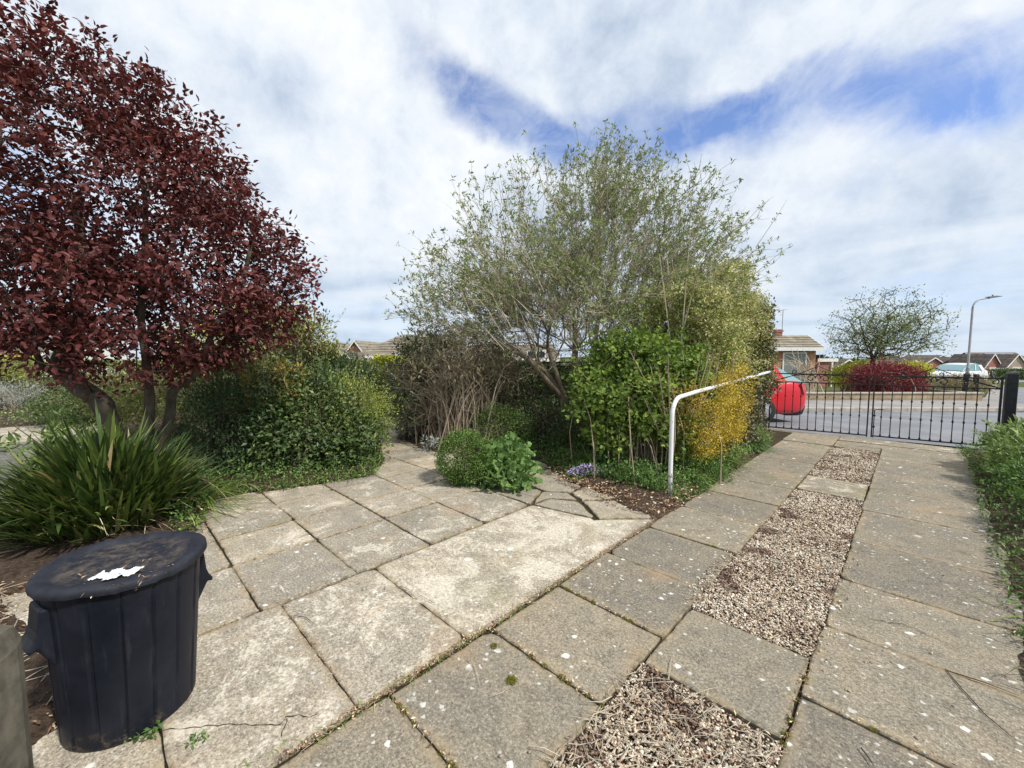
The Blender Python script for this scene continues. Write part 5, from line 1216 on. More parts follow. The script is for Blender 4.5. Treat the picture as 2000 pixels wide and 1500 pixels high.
# ------------------------------------------------------------------ houses
def house(name, label, o, yaw, w_, dep, eave, ridge, kind, wall, roof, wins=(), chim=None, panels=None, base=None, gable_trim=True, over=.25, cat='house'):
    """o = middle of the front wall on the ground, local x right, y away from the camera"""
    root = empty(name, o, label, cat, rz=AZ + yaw); h = MB(); x0, x1 = -w_ / 2, w_ / 2
    if kind == 'front': h.prism([(x0, -.6), (x1, -.6), (x1, eave), (0, ridge), (x0, eave)], 'y', 0, dep)
    elif kind == 'side': h.prism([(0, -.6), (dep, -.6), (dep, eave), (dep / 2, ridge), (0, eave)], 'x', x0, x1)
    else: h.box(x0, x1, 0, dep, -.6, eave)
    h.build('wall', wall, root)
    r = MB(); t = .07
    def slope(p0, p1, a, b, axis):
        """stepped tile courses from eave p0 up to ridge p1 (2D), swept a..b"""
        p0 = np.array(p0, float); p1 = np.array(p1, float); L = np.linalg.norm(p1 - p0); n = max(3, int(L / .32)); dd = (p1 - p0) / L; nn = np.array((-dd[1], dd[0])); nn = nn if nn[1] > 0 else -nn
        low = []; 
        for i in range(n): low += [p0 + dd * L * i / n + nn * (t + .035), p0 + dd * L * (i + 1) / n + nn * (t + .0)]
        poly = [tuple(p0)] + [tuple(q) for q in low] + [tuple(p1)]
        r.prism(poly, axis, a, b)
    k = (ridge - eave)
    if kind == 'front':
        hw = w_ / 2; e = over; ez = eave - k / hw * e
        slope((x0 - e, ez), (0, ridge), -over, dep + over, 'y'); slope((x1 + e, ez), (0, ridge), -over, dep + over, 'y')
    elif kind == 'side':
        hw = dep / 2; e = over; ez = eave - k / hw * e
        slope((-e, ez), (hw, ridge), x0 - over, x1 + over, 'x'); slope((dep + e, ez), (hw, ridge), x0 - over, x1 + over, 'x')
    else:
        e = over; hx = dep / 2
        n = 14
        for i in range(n):
            t0, t1 = i / n, (i + 1) / n
            def rectz(t, dz): return [(x0 - e + (hx + e) * t, -e + (dep / 2 + e) * t, eave + k * t + dz), (x1 + e - (hx + e) * t, -e + (dep / 2 + e) * t, eave + k * t + dz), (x1 + e - (hx + e) * t, dep + e - (dep / 2 + e) * t, eave + k * t + dz), (x0 - e + (hx + e) * t, dep + e - (dep / 2 + e) * t, eave + k * t + dz)]
            A = rectz(t0, .05); B = rectz(t1, .0); r.add(A + B, [(0, 1, 5, 4), (1, 2, 6, 5), (2, 3, 7, 6), (3, 0, 4, 7)])
    rf = r.build('roof', roof, root)
    f = MB()
    if kind == 'front':
        for q in (-1, 1):
            a = (q * (w_ / 2 + over), eave - k / (w_ / 2) * over); nz = .17
            poly = [(a[0], a[1] - .09), (0, ridge - .09), (0, ridge + .09), (a[0], a[1] + .09)]
            f.prism(poly, 'y', -over - .035, -over - .004)
        for q in (-1, 1): f.box(min(q * (w_ / 2 + over), q * (w_ / 2 + over + .1)), max(q * (w_ / 2 + over), q * (w_ / 2 + over + .1)), -over, dep + over, eave - k / (w_ / 2) * over - .12, eave - k / (w_ / 2) * over + .02)
    else:
        ez = eave - (k / (dep / 2) * over if kind == 'side' else 0)
        f.box(x0 - over, x1 + over, -over - .07, -over - .005, ez - .16, ez + .05)
        if kind == 'side':
            for xx in (x0 - over - .03, x1 + over + .004):
                f.prism([(-over, ez - .10), (dep / 2, ridge - .10), (dep / 2, ridge + .10), (-over, ez + .1)], 'x', xx, xx + .026)
    f.build('fascia', M['white'], root)
    for (x, z, ww, hh, typ) in wins:
        fr = MB(); a = .07
        for bx in ((x - ww / 2, x + ww / 2, z, z + a), (x - ww / 2, x + ww / 2, z + hh - a, z + hh), (x - ww / 2, x - ww / 2 + a, z + a, z + hh - a), (x + ww / 2 - a, x + ww / 2, z + a, z + hh - a)): fr.box(bx[0], bx[1], -.05, -.002, bx[2], bx[3])
        if typ == 'win' and ww > 1.2: fr.box(x - .035, x + .035, -.048, -.002, z + a, z + hh - a)
        fo = fr.build('door' if typ == 'door' else 'window', M['white'], root)
        pn = MB(); pn.box(x - ww / 2 + a, x + ww / 2 - a, -.02, -.001, z + a, z + hh - a); pn.build('pane' if typ != 'garage' else 'panel', M['whiterender'] if typ == 'garage' else (M['glassgrey'] if typ == 'door' else M['glass']), fo)
    if chim:
        cx, cy, cw, cz0, cz1 = chim; c_ = MB(); c_.box(cx - cw / 2, cx + cw / 2, cy - cw / 2, cy + cw / 2, cz0, cz1); c_.box(cx - cw / 2 - .04, cx + cw / 2 + .04, cy - cw / 2 - .04, cy + cw / 2 + .04, cz1 - .16, cz1 - .06); ch = c_.build('chimney', M['brickred'], rf)
        if name == 'bungalow' and 'white door' in label:
            a = MB(); a.tube([(cx + .28, cy, cz0), (cx + .28, cy, cz1 + 1.25)], .02, 6)
            a.tube([(cx - .75, cy, cz1 + 1.12), (cx + .5, cy, cz1 + 1.25)], .014, 5)
            for i in range(7): a.tube([(cx - .6 + i * .17, cy - .22, cz1 + 1.14 + i * .016), (cx - .6 + i * .17, cy + .22, cz1 + 1.14 + i * .016)], .008, 4)
            a.build('aerial', M['lampgrey'], rf)
    if panels:
        px0, px1, u0, u1, ncol = panels; hw = dep / 2
        for i in range(ncol):
            a = px0 + (px1 - px0) * i / ncol + .03; b = px0 + (px1 - px0) * (i + 1) / ncol - .03; p = MB()
            P0 = np.array((hw * u0, eave + k * u0 + .20)); P1 = np.array((hw * u1, eave + k * u1 + .20)); p.prism([tuple(P0), tuple(P1), (P1[0] - .02, P1[1] + .05), (P0[0] - .02, P0[1] + .05)][::-1], 'x', a, b); p.build('solar_panel', M['panel'], rf)
    return root
M['glassgrey'] = flat_mat('grey_door_glass', (0.20, 0.22, 0.22), .15, spec=.7)
def gp(px_, d, base=None):
    s = (px_ - 1000) / FPX * d; p = FW * d + RT * s; z = float(hgt(p[0], p[1])) if base is None else base; return np.array((p[0], p[1], z))
# across the road
b = gp(1520, 24.7); b[2] = float(at(1550, 752, 24.7)[2])
k_ = 24.7 / FPX
house('bungalow', 'orange brick bungalow with a tall white door and aerial, beyond the red car', gp(1520, 24.7, b[2]), -.08, 136 * k_, 2.6, 2.35, 2.98, 'side', M['brick'], M['tile'],
      [((1549 - 1520) * k_, .05, 44 * k_, 62 * k_, 'door'), (-1.6, .9, 1.2, 1.1, 'win')], chim=(.55, 1.3, .40, 2.6, 3.42))
o = gp(1614, 26, b[2] + .0); root = house('garage', 'low red brick outbuilding with a white downpipe, right of the orange bungalow', o, 0, 36 * 26 / FPX, 4, 1.55, 1.8, 'flat', M['brickred'], M['tilebrown'], cat='outbuilding', over=.05)
dp = MB(); dp.box(.25, .36, -.09, -.01, -.3, 1.6); dp.build('downpipe', M['white'], root)
# far row
def far_house(name, label, pxc, d, wpx, eave_y, ridge_y, base_y, kind, wall, roof, wins, yaw=0, dep=8, **kw):
    k = d / FPX; z0 = float(at(pxc, base_y, d)[2]); return house(name, label, gp(pxc, d, z0), yaw, wpx * k, dep, (base_y - eave_y) * k, (base_y - ridge_y) * k, kind, wall, roof, wins, **kw)
far_house('gable_house', 'far red brick house with white gable trim, directly right of the small street tree', 1823, 75, 74, 722, 699, 738, 'front', M['brickred'], M['tilebrown'], [(1.2, .6, 2.2, 1.2, 'win'), (-1.8, .6, 1.2, 1.2, 'win')])
far_house('gable_house', 'far brown-roofed house peeping over the red gable house', 1838, 95, 60, 708, 694, 738, 'front', M['brickbuff'], M['tilebrown'], [(0, 3.4, 1.6, .8, 'win')])
far_house('gable_house', 'far buff gable house directly behind the street lamp pole', 1898, 72, 66, 721, 698, 738, 'front', M['brickbuff'], M['tilebrown'], [(1.4, .6, 2.2, 1.1, 'win'), (-1.6, .6, 1.4, 1.1, 'win')])
far_house('gable_house', 'far dark-roofed house between the street lamp and the solar panel house', 1930, 85, 60, 716, 697, 738, 'side', M['brickred'], M['tilebrown'], [(0, .7, 1.6, 1.1, 'win')])
far_house('solar_house', 'brown-roofed house with solar panels near the right edge', 1985, 60, 96, 714, 689, 742, 'side', M['brickbuff'], M['tilebrown'], [(-2.7, .3, 1.3, 1.5, 'garage'), (.6, .5, 1.4, 1.1, 'win')], panels=(-1.6, 2.8, .15, .85, 4), dep=7)
far_house('gable_house', 'small gabled wing in front of the solar panel house', 1938, 58.5, 32, 716, 692, 742, 'front', M['brickred'], M['tilebrown'], [(0.2, .2, 1.3, 1.6, 'garage')], dep=5, over=.2)
far_house('gable_house', 'gabled wing at the right picture edge beside the solar panels', 1985, 57.5, 40, 716, 692, 742, 'front', M['brickbuff'], M['tilebrown'], [(0, .2, 1.2, 1.6, 'garage')], dep=5, over=.2)
far_house('gable_house', 'low white-gabled house behind the maroon bush', 1785, 60, 70, 722, 705, 738, 'front', M['whiterender'], M['tilebrown'], [(0, .4, 1.6, .9, 'win')])
far_house('gable_house', 'low red roof seen between the outbuilding and the maroon bush', 1655, 55, 60, 722, 703, 738, 'front', M['brickred'], M['tilebrown'], [(0, .4, 1.4, .9, 'win')])
# left, behind the hedge
far_house('bungalow', 'brick bungalow with a big grey tiled hip roof behind the left bed', 815, 34, 250, 697, 650, 735, 'hip', M['brick'], M['tile'], [(-3.9, .45, 1.5, 1.0, 'win'), (-2.2, .45, 1.0, 1.0, 'win'), (1, .45, 1.6, 1.0, 'win')], dep=6.6, over=.3)
far_house('gable_house', 'small orange brick gable poking up beside the grey hip roof', 695, 39, 42, 695, 666, 740, 'front', M['brick'], M['tile'], [], dep=9, over=.25)
far_house('gable_house', 'low brick porch gable in front of the grey hip roof', 676, 31, 44, 712, 688, 735, 'front', M['brick'], M['tilebrown'], [], dep=4, over=.2)
far_house('gable_house', 'brick gable half hidden behind the open yellow-green shrub', 628, 42, 62, 705, 668, 740, 'front', M['brick'], M['tile'], [(0, 1.0, 1.4, .9, 'win')], dep=8)
far_house('white_house', 'white house glimpsed under the red leaves at the left edge', 10, 36, 150, 690, 655, 740, 'side', M['whiterender'], M['tilebrown'], [(1, .8, 1.6, 1.1, 'win'), (-2, .8, 1.6, 1.1, 'win')])
far_house('gable_house', 'pale brick house hidden behind the spreading tree', 1010, 30, 150, 700, 672, 735, 'side', M['brick'], M['tile'], [(-1.0, .9, 1.4, 1.0, 'win'), (1.4, .9, 1.4, 1.0, 'win')])

# ------------------------------------------------------------------ corner garden over the road
def low_wall():
    root = empty('garden_wall', gp(1750, 13.75), 'low buff block wall along the corner garden across the road', 'wall', rz=AZ)
    c = root.location; L0 = (1575 - 1750) / FPX * 13.75; L1 = (1922 - 1750) / FPX * 13.9
    mb = MB(); mb.box(L0, L1, 0, .20, -.15, .30); mb.box(L1 - .20, L1, .20, 5.5, -.25, .28); mb.build('blocks', M['wallstone'], root)
    cp_ = MB(); cp_.box(L0 - .02, L1 + .02, -.025, .225, .30, .345); cp_.box(L1 - .225, L1 + .02, .225, 5.5, .28, .325); cp_.build('coping', M['kerb'], root, bevel=.008)
low_wall()
def far_tree():
    base = gp(1702, 17.2); root = empty('street_tree', base, 'round thinly leafed young tree in the corner garden', 'tree'); d = 17.2
    T = [[base, at(1702, 745, d), at(1703, 720, d), at(1705, 700, d)], [at(1705, 702, d), at(1720, 670, d), at(1735, 630, d)], [at(1704, 705, d), at(1690, 670, d), at(1680, 630, d)]]
    ells = [ell(1728, 632, d, 92, 66), ell(1690, 650, d, 60, 50), ell(1775, 640, d, 62, 52), ell(1720, 675, d, 90, 28)]
    C, O = env_points(ells, 1000, .85, 2.0, .12, 1.0); N, PR = skeleton([{'p': T[0]}, {'p': T[1], 'from': 3}, {'p': T[2], 'from': 3}], C, .3, .15, .03); R = radii(N, PR, .007, 2.4, .12)
    V, F, A_ = skel_mesh(N, PR, R, .03); mesh_np('trunk', V, F, M['barkdark'], root, {'lv': A_}, smooth=True)
    n = 7500; i = rng.integers(0, len(C), n); P = C[i] + rng.normal(size=(n, 3)) * .11; V, F, A_ = leaves(P, nrm(rdir(n) + O[i] * .5 + np.array((0, 0, .3))), nrm(rdir(n) * .6 + np.array((0, 0, .6))), U_(.06, .12, n), U_(.03, .06, n), rng.random(n))
    mesh_np('crown', V, [F], M['l_fartree'], root, {'lv': A_})
M['l_fartree'] = leaf_mat('young_grey_green_leaf', [(0, (0.07, 0.09, 0.045)), (.5, (0.14, 0.17, 0.085)), (1, (0.26, 0.29, 0.17))], .3)
far_tree()
def far_shrub(name, label, px_, d, lobes, n, L, W, m, rough=.15, **kw):
    base = gp(px_, d); return shrub(name, label, 'shrub', base, [ell(*l) for l in lobes], n, L, W, m, M['twigbrown'], 30, .02, clump=.2, per=12, shell=.5, rough=rough, zmin=-3, **kw)
far_shrub('maroon_bush', 'dense rounded maroon bush behind the low wall', 1728, 15.6, [(1728, 742, 15.6, 58, 31), (1700, 745, 15.5, 32, 27), (1762, 744, 15.6, 30, 27)], 15000, .075, .035, M['l_maroon'], sspread=.5)
far_shrub('dead_hedge_bush', 'brown wiry bush behind the right end of the low wall', 1865, 15.2, [(1840, 752, 15.2, 32, 16), (1880, 752, 15.2, 40, 15), (1905, 752, 15.3, 20, 13)], 7000, .07, .02, M['l_dry'])
far_shrub('yellow_bush', 'yellow-green bush left of the maroon bush', 1660, 18, [(1655, 735, 18, 27, 18), (1680, 724, 18.5, 18, 15)], 4500, .11, .05, M['l_yellowgreen'])
far_shrub('yellow_bush', 'yellow-green bush right of the maroon bush', 1782, 20, [(1783, 727, 20, 26, 15)], 3500, .12, .06, M['l_yellowgreen'])
def bare_shrub():
    base = gp(1575, 16.5); root = empty('bare_shrub', base, 'bare twiggy shrub in front of the white door', 'shrub'); ells = [ell(1570, 715, 16.5, 55, 40)]
    C, O = env_points(ells, 90, .9, 1., .2, -1); V, F, A_ = stems_to(base, C, 90, .018, .006, .25, 5, .25); mesh_np('stems', V, F, M['twigpale'], root, {'lv': A_})
bare_shrub()
for i, (x_, lb) in enumerate(((1888, 'short dark post behind the low wall, below the street lamp'), (1908, 'short dark post behind the low wall, right of the street lamp'))):
    p = gp(x_, 14.6); r = empty('wooden_post', p, lb, 'post', 'short dark posts by the corner'); mb = MB(); mb.box(-.07, .07, -.07, .07, -.1, .95 + .0); mb.build('shaft', M['postblk'], r, bevel=.01)
# hedges and far green that close the view
def long_hedge(name, label, p0, p1, wd, h, n, L, W, m, base=0.0, wob=.1):
    p0 = np.array(p0, float); p1 = np.array(p1, float); t = rng.random(n); P = p0[None] * (1 - t[:, None]) + p1[None] * t[:, None]; ax = nrm(p1[:2] - p0[:2]); nx = np.array((-ax[1], ax[0]))
    u = rng.random(n); top = rng.random(n) < .35; off = np.where(top, U_(-1, 1, n), np.sign(U_(-1, 1, n)) * U_(.8, 1, n)) * wd / 2; z = np.where(top, h * U_(.88, 1.02, n), h * U_(0, 1, n))
    Q = np.column_stack([P[:, 0] + nx[0] * off, P[:, 1] + nx[1] * off, P[:, 2] + z]); Q[:, 2] += wob * sn(Q, 1.3, 2) * (z / h) + wob * .6 * sn(Q, 4, 5)
    cl = .5 + .5 * sn(Q, 3.0, 8)
    c = (p0 + p1) / 2; root = empty(name, c, label, 'hedge')
    V, F, A_ = leaves(Q, nrm(rdir(n) + np.array((0, 0, .4))), nrm(rdir(n) + np.array((0, 0, .6))), L * U_(.7, 1.4, n), W * U_(.7, 1.4, n), np.clip(.5 * cl + .5 * rng.random(n), 0, 1)); mesh_np('foliage', V, [F], m, root, {'lv': A_})
    k = 30; s = np.linspace(0, 1, k); mb = MB()
    a3 = np.array((*ax, 0)); n3 = np.array((*nx, 0)); inner = np.column_stack([np.outer(1 - s, p0)[:, 0] + s * p1[0], (1 - s) * p0[1] + s * p1[1], (1 - s) * p0[2] + s * p1[2]]) - c
    S0 = inner + rng.normal(size=(k, 3)) * np.array((.1, .1, 0)); V, F, A_ = twigs(np.repeat(S0, 4, 0), np.repeat(S0, 4, 0) + np.column_stack([rng.normal(size=4 * k) * .3, rng.normal(size=4 * k) * .3, U_(.5, .95, 4 * k) * h]), .03, .01, 4)
    mesh_np('stems', V + c, F, M['barkdark'], root, {'lv': A_}); return root
long_hedge('garden_hedge', 'clipped olive boundary hedge below the grey hip roof', gp(640, 12.2, 0), gp(1010, 11.6, 0), .9, 1.30, 22000, .07, .035, M['l_olive'])
long_hedge('garden_hedge', 'yellow-green upright hedge left of the brown tangled bush', gp(742, 10.6, 0), gp(790, 10.4, 0), .6, 1.42, 5000, .07, .035, M['l_yellowgreen'])
long_hedge('garden_hedge', 'dark boundary hedge behind the shrubs and spreading tree', gp(1000, 11.2, 0), gp(1440, 10.6, 0), .8, 1.25, 16000, .08, .035, M['l_dark'])
long_hedge('garden_hedge', 'olive and brown hedge under the red leaves at the far left', gp(-250, 12.5, 0), gp(330, 13, 0), 1.0, 1.25, 24000, .08, .035, M['l_olive'])
far_shrub('yellow_bush', 'bright yellow bush at the left picture edge under the red leaves', 15, 14, [(10, 715, 14, 50, 24), (-70, 715, 14, 60, 24)], 5000, .10, .05, M['l_yellowgreen'])
far_shrub('lavender_bush', 'pale grey lavender bush at the left picture edge', 20, 10.8, [(15, 772, 10.8, 48, 17), (-60, 775, 10.8, 50, 18)], 5000, .08, .012, M['l_grey'])
far_shrub('cotoneaster_shrub', 'dark green low shrub behind the crooked red-leaved tree trunk', 150, 8.9, [(140, 800, 8.8, 60, 34), (190, 790, 8.6, 50, 40)], 9000, .05, .026, M['l_dark'])
edge_cover('ground_cover', BED_F, -.02, 1.6, 16000, .055, .035, M['l_bright'], 'bright green ground cover strip beyond the far left paving', 'ground cover', lambda P: (P[:, 0] > -19) & (P[:, 1] < 3), .22)
long_hedge('far_hedge', 'far green hedge with a brick house row behind, at the right edge', gp(1935, 44), gp(2200, 44), 1.2, 1.0, 7000, .2, .1, M['l_dark'])
def tree_line(name, label, x0, x1, d, ytop, n, m, L=1.1, W=.5, amp=6):
    X = U_(x0, x1, n); u = rng.random(n) ** .7; P = []
    base = 735
    for x, q in zip(X, u): 
        yt = ytop + amp * math.sin(x * .05) + amp * .5 * math.sin(x * .19 + 1); P.append(at(x, base + (yt - base) * q, d + U_(-4, 4)))
    P = np.array(P); V, F, A_ = leaves(P, nrm(rdir(n) + np.array((0, 0, .4))), rdir(n), L * U_(.6, 1.3, n), W * U_(.6, 1.3, n), rng.random(n)); o = mesh_np(name, V, [F], m, attrs={'lv': A_}); tag(o, label, 'trees', kind='stuff')
tree_line('distant_trees', 'far band of dark trees behind the houses across the road', 1560, 2150, 130, 703, 5000, M['l_dark'], 1.5, .9, 4)
tree_line('distant_trees', 'far band of green trees behind the left hedges', -200, 720, 90, 708, 8000, M['l_olive'], 1.1, .6, 4)

# ------------------------------------------------------------------ right bed
def rb(px_, py, d, rx, rz): return ell(px_, py, d, rx, rz)
shrub('phlox_plant', 'fresh pale green leafy clump beside the right end of the gate', 'plant', (1.25, 8.3, 0), [(np.array((1.25, 8.0, .25)), np.array((.55, .6, .42))), (np.array((1.15, 7.2, .22)), np.array((.40, .5, .35))), (np.array((1.7, 8.6, .35)), np.array((.5, .5, .45)))], 9000, .075, .026, M['l_bright'], M['l_ground'], 60, .005,
      kind='lance', clump=.07, per=14, shell=.45, up=.5, rosette=True, rough=.15)
shrub('forget_me_not_plant', 'mid green bushy plant in the middle of the right bed', 'plant', (1.2, 6.0, 0), [(np.array((1.15, 6.3, .22)), np.array((.42, .6, .32))), (np.array((1.3, 5.4, .25)), np.array((.5, .6, .40))), (np.array((1.75, 6.8, .4)), np.array((.6, .6, .5)))], 11000, .048, .020, M['l_ground'], M['l_ground'], 60, .005,
      kind='rhomb', clump=.07, per=14, shell=.45, up=.3, rough=.18)
shrub('lavender_plant', 'grey-purple wiry plant low in the right bed', 'plant', (1.25, 4.75, 0), [(np.array((1.22, 4.75, .2)), np.array((.38, .35, .28)))], 2600, .06, .006, M['l_grey'], M['twigred'], 160, .004, kind='rhomb', clump=.06, per=12, shell=.6, sspread=.15)
shrub('evergreen_shrub', 'dark evergreen shrub at the right picture edge beside the gate post', 'shrub', (2.5, 9.2, 0), [(np.array((2.5, 9.1, .55)), np.array((.6, .6, .65))), (np.array((2.3, 8.0, .45)), np.array((.5, .6, .5)))], 9000, .055, .02, M['l_dark'], M['barkdark'], 40, kind='rhomb', clump=.12, per=12, shell=.5, rough=.2)
edge_cover('ground_cover', BED_R, -.05, .7, 15000, .032, .016, M['l_ground'], 'small-leaved green edging of the right bed', 'ground cover', lambda P: P[:, 1] > 3.25, .22)
edge_cover('ground_cover', BED_R, .06, .5, 1500, .03, .012, M['l_ground'], 'thin weedy patch at the near end of the right bed', 'ground cover', lambda P: (P[:, 1] > 2.3) & (P[:, 1] < 3.3), .10)
grass_along(BED_R, .0, .5, 260, (.10, .30), (.004, .009), M['l_grass'], lambda P: (P[:, 1] > 2.6) & (P[:, 1] < 5.2), 'grass', 'grass blades leaning out of the right bed')

# ------------------------------------------------------------------ litter, twigs, moss, weeds
def litter(name, label, P, L, W, m, z, flat=.25, kind='rhomb', cat='leaf litter'):
    n = len(P); P3 = np.column_stack([P, z * rng.random(n) + .006]); D = nrm(rdir(n) * np.array((1, 1, flat)))
    V, F, A_ = leaves(P3, D, nrm(rdir(n) * .5 + np.array((0, 0, 1))), U_(L[0], L[1], n), U_(W[0], W[1], n), rng.random(n), kind)
    V[:, 2] = np.maximum(V[:, 2], .002); o = mesh_np(name, V, [F], m, attrs={'lv': A_}); tag(o, label, cat, kind='stuff')
def in_bed(poly, n, lo, hi, test=lambda P: np.ones(len(P), bool)):
    P = np.column_stack([U_(min(p[0] for p in poly), max(p[0] for p in poly), n * 12), U_(min(p[1] for p in poly), max(p[1] for p in poly), n * 12)])
    s = poly_dist(P, poly) * np.where(in_poly(P, poly), 1, -1); return P[(s > lo) & (s < hi) & test(P)][:n]
def sticks(name, label, P, L, r, m, z=.02, zr=.02):
    n = len(P); a = U_(0, 6.28, n); D = np.column_stack([np.cos(a), np.sin(a), rng.normal(size=n) * .05]); P0 = np.column_stack([P, z + zr * rng.random(n)]); LL = U_(L[0], L[1], n)
    mid = P0 + D * LL[:, None] * .5 + np.column_stack([-D[:, 1], D[:, 0], np.zeros(n)]) * (LL * U_(-.18, .18, n))[:, None]; P1 = P0 + D * LL[:, None]; rr = U_(r[0], r[1], n)
    V, F, A_ = merge([twigs(P0, mid, rr, rr * .85, 5), twigs(mid, P1, rr * .85, rr * .4, 5)]); o = mesh_np(name, V, F, m, attrs={'lv': A_}); tag(o, label, 'twigs', kind='stuff')
nearC = lambda P: (P[:, 1] < 4.6) & (P[:, 0] > -3.2)
litter('leaf_litter', 'brown leaf litter at the tip of the centre bed by the handrail foot', in_bed(BED_C, 6500, -.14, .45, nearC), (.016, .05), (.008, .022), M['l_debris'], .09)
litter('leaf_litter', 'dead leaves on the bare soil under the brown bush', in_bed(BED_C, 1400, -.05, 1.4, lambda P: (P[:, 0] < -4.0) & (P[:, 1] < 6.5)), (.02, .06), (.01, .022), M['l_debris'], .06)
litter('leaf_litter', 'straw and dead leaves on the soil left of the dustbin', in_bed(BED_B, 3200, -.05, 1.0), (.012, .045), (.005, .014), M['l_debris'], .05)
sticks('dry_stems', 'dry straw stems on the soil left of the dustbin', in_bed(BED_B, 420, -.03, 1.0), (.08, .35), (.0012, .0028), M['twigpale'], .03, .05)
litter('leaf_litter', 'dead leaves at the near end of the right bed', in_bed(BED_R, 1500, -.06, .5, lambda P: P[:, 1] < 3.5), (.012, .04), (.005, .016), M['l_debris'], .05)
sticks('dry_stems', 'woody dead stems at the near end of the right bed', in_bed(BED_R, 90, -.05, .4, lambda P: P[:, 1] < 3.3), (.08, .35), (.002, .006), M['twigbrown'], .03, .05)
litter('leaf_litter', 'dead leaves along the front edge of the left bed', in_bed(BED_L, 1200, -.08, .12, FR), (.012, .03), (.006, .014), M['l_debris'], .02)
litter('leaf_litter', 'dead leaves on the soil under the strappy clump', in_bed(BED_L, 2600, -.08, .9, lambda P: (P[:, 1] < .8) & (P[:, 0] > -5.6)), (.015, .05), (.006, .018), M['l_debris'], .05)
litter('leaf_litter', 'dead leaves along the path edge of the centre bed', in_bed(BED_C, 1200, -.10, .12, lambda P: (P[:, 0] > -2.3) & (P[:, 1] > 4.0)), (.015, .045), (.006, .018), M['l_debris'], .03)
def strip_pts(n, y0, y1): return np.column_stack([U_(-.87, -.28, n), U_(y0, y1, n)])
sticks('dry_stems', 'pale dry stems scattered over the gravel strip', np.concatenate([strip_pts(430, .9, 1.78), strip_pts(170, 2.42, 4.2), strip_pts(60, 4.2, 8.3)]), (.03, .15), (.0010, .0024), M['twigpale'], .006, .016)
litter('leaf_litter', 'shreds of dead leaf on the gravel strip', np.concatenate([strip_pts(420, .9, 1.78), strip_pts(420, 2.42, 4.5)]), (.012, .04), (.003, .010), M['l_debris'], .012)
# joints: moss cushions, grit, seedlings
def jline(x0, y0, x1, y1, n, s=.006): t = rng.random(n); return np.column_stack([x0 + (x1 - x0) * t, y0 + (y1 - y0) * t]) + rng.normal(size=(n, 2)) * s
J = [jline(-1.59, .4, -1.585, 3.5, 1500, .010), jline(-1.57, .83, -.87, .83, 90), jline(-1.57, 1.44, -.87, 1.44, 90), jline(-1.57, 2.03, -.87, 2.03, 60), jline(-.28, 1.0, -.28, 2.4, 160), jline(-.28, 2.1, .6, 2.1, 60), jline(-2.65, .0, -2.65, 2.9, 160), jline(-3.37, .6, -3.37, 2.4, 80), jline(-2.64, .7, -1.6, .7, 60)]
litter('joint_litter', 'crumbs of dead leaf and grit packed in the paving joints', np.concatenate(J), (.006, .022), (.003, .009), M['l_debris'], .012)
sticks('joint_roots', 'fine dark roots and straws lying along the driveway edge joint', jline(-1.59, .5, -1.585, 3.3, 130, .012), (.015, .09), (.0007, .0016), M['twigbrown'], .004, .012)
def moss(pts):
    V0 = nrm(np.array([(-1, 0, .1), (1, 0, .1), (0, -1, .1), (0, 1, .1), (.6, .6, .6), (-.6, .6, .6), (.6, -.6, .6), (-.6, -.6, .6), (0, 0, 1)], float)); V = []; 
    P = []; 
    for x, y, r, n in pts: a = rng.normal(size=(n, 2)) * r * .5; P.append(np.column_stack([x + a[:, 0], y + a[:, 1], np.abs(rng.normal(size=n)) * r * .35 * np.exp(-(a ** 2).sum(1) / r / r)]))
    P = np.concatenate(P); n = len(P); V, F, A_ = leaves(P, nrm(rdir(n) + np.array((0, 0, .8))), rdir(n), U_(.004, .009, n), U_(.002, .005, n), rng.random(n)); V[:, 2] = np.maximum(V[:, 2], .001)
    o = mesh_np('moss', V, [F], M['moss'], attrs={'lv': A_}); tag(o, 'small olive moss cushions sitting in the driveway joints', 'moss', kind='stuff')
mp = []
for (x0, y0, x1, y1, k) in ((-1.57, .83, -.87, .83, 12), (-1.57, 1.44, -.87, 1.44, 10), (-1.57, 2.03, -.87, 2.03, 10), (-.28, 1.75, -.28, 2.4, 5), (-1.5, 3.3, -.9, 3.3, 5), (-.28, 2.1, .6, 2.1, 4)):
    for _ in range(k): t = rng.random(); mp.append((x0 + (x1 - x0) * t, y0 + (y1 - y0) * t, U_(.006, .014), 130))
g_ = gnd(1000, 1330); mp.append((g_[0], g_[1], .022, 900)); g_ = gnd(965, 1262); mp.append((g_[0], g_[1], .014, 400))
moss(mp)
def weeds():
    P = np.concatenate([jline(-1.59, .5, -1.585, 2.4, 260, .008), jline(-1.66, .25, -1.62, .45, 30, .01)]); n = len(P); D = nrm(rdir(n) * .6 + np.array((0, 0, .7)))
    V, F, A_ = blades(np.column_stack([P, np.full(n, -.004)]), D, U_(.02, .075, n), U_(.001, .0022, n), .5, U_(.5, 1, n), 4); V[:, 2] = np.maximum(V[:, 2], .001)
    o = mesh_np('grass', V, [F], M['l_grass'], attrs={'lv': A_}); tag(o, 'wispy grass tufts in the joint between patio and driveway', 'grass', kind='stuff')
weeds()
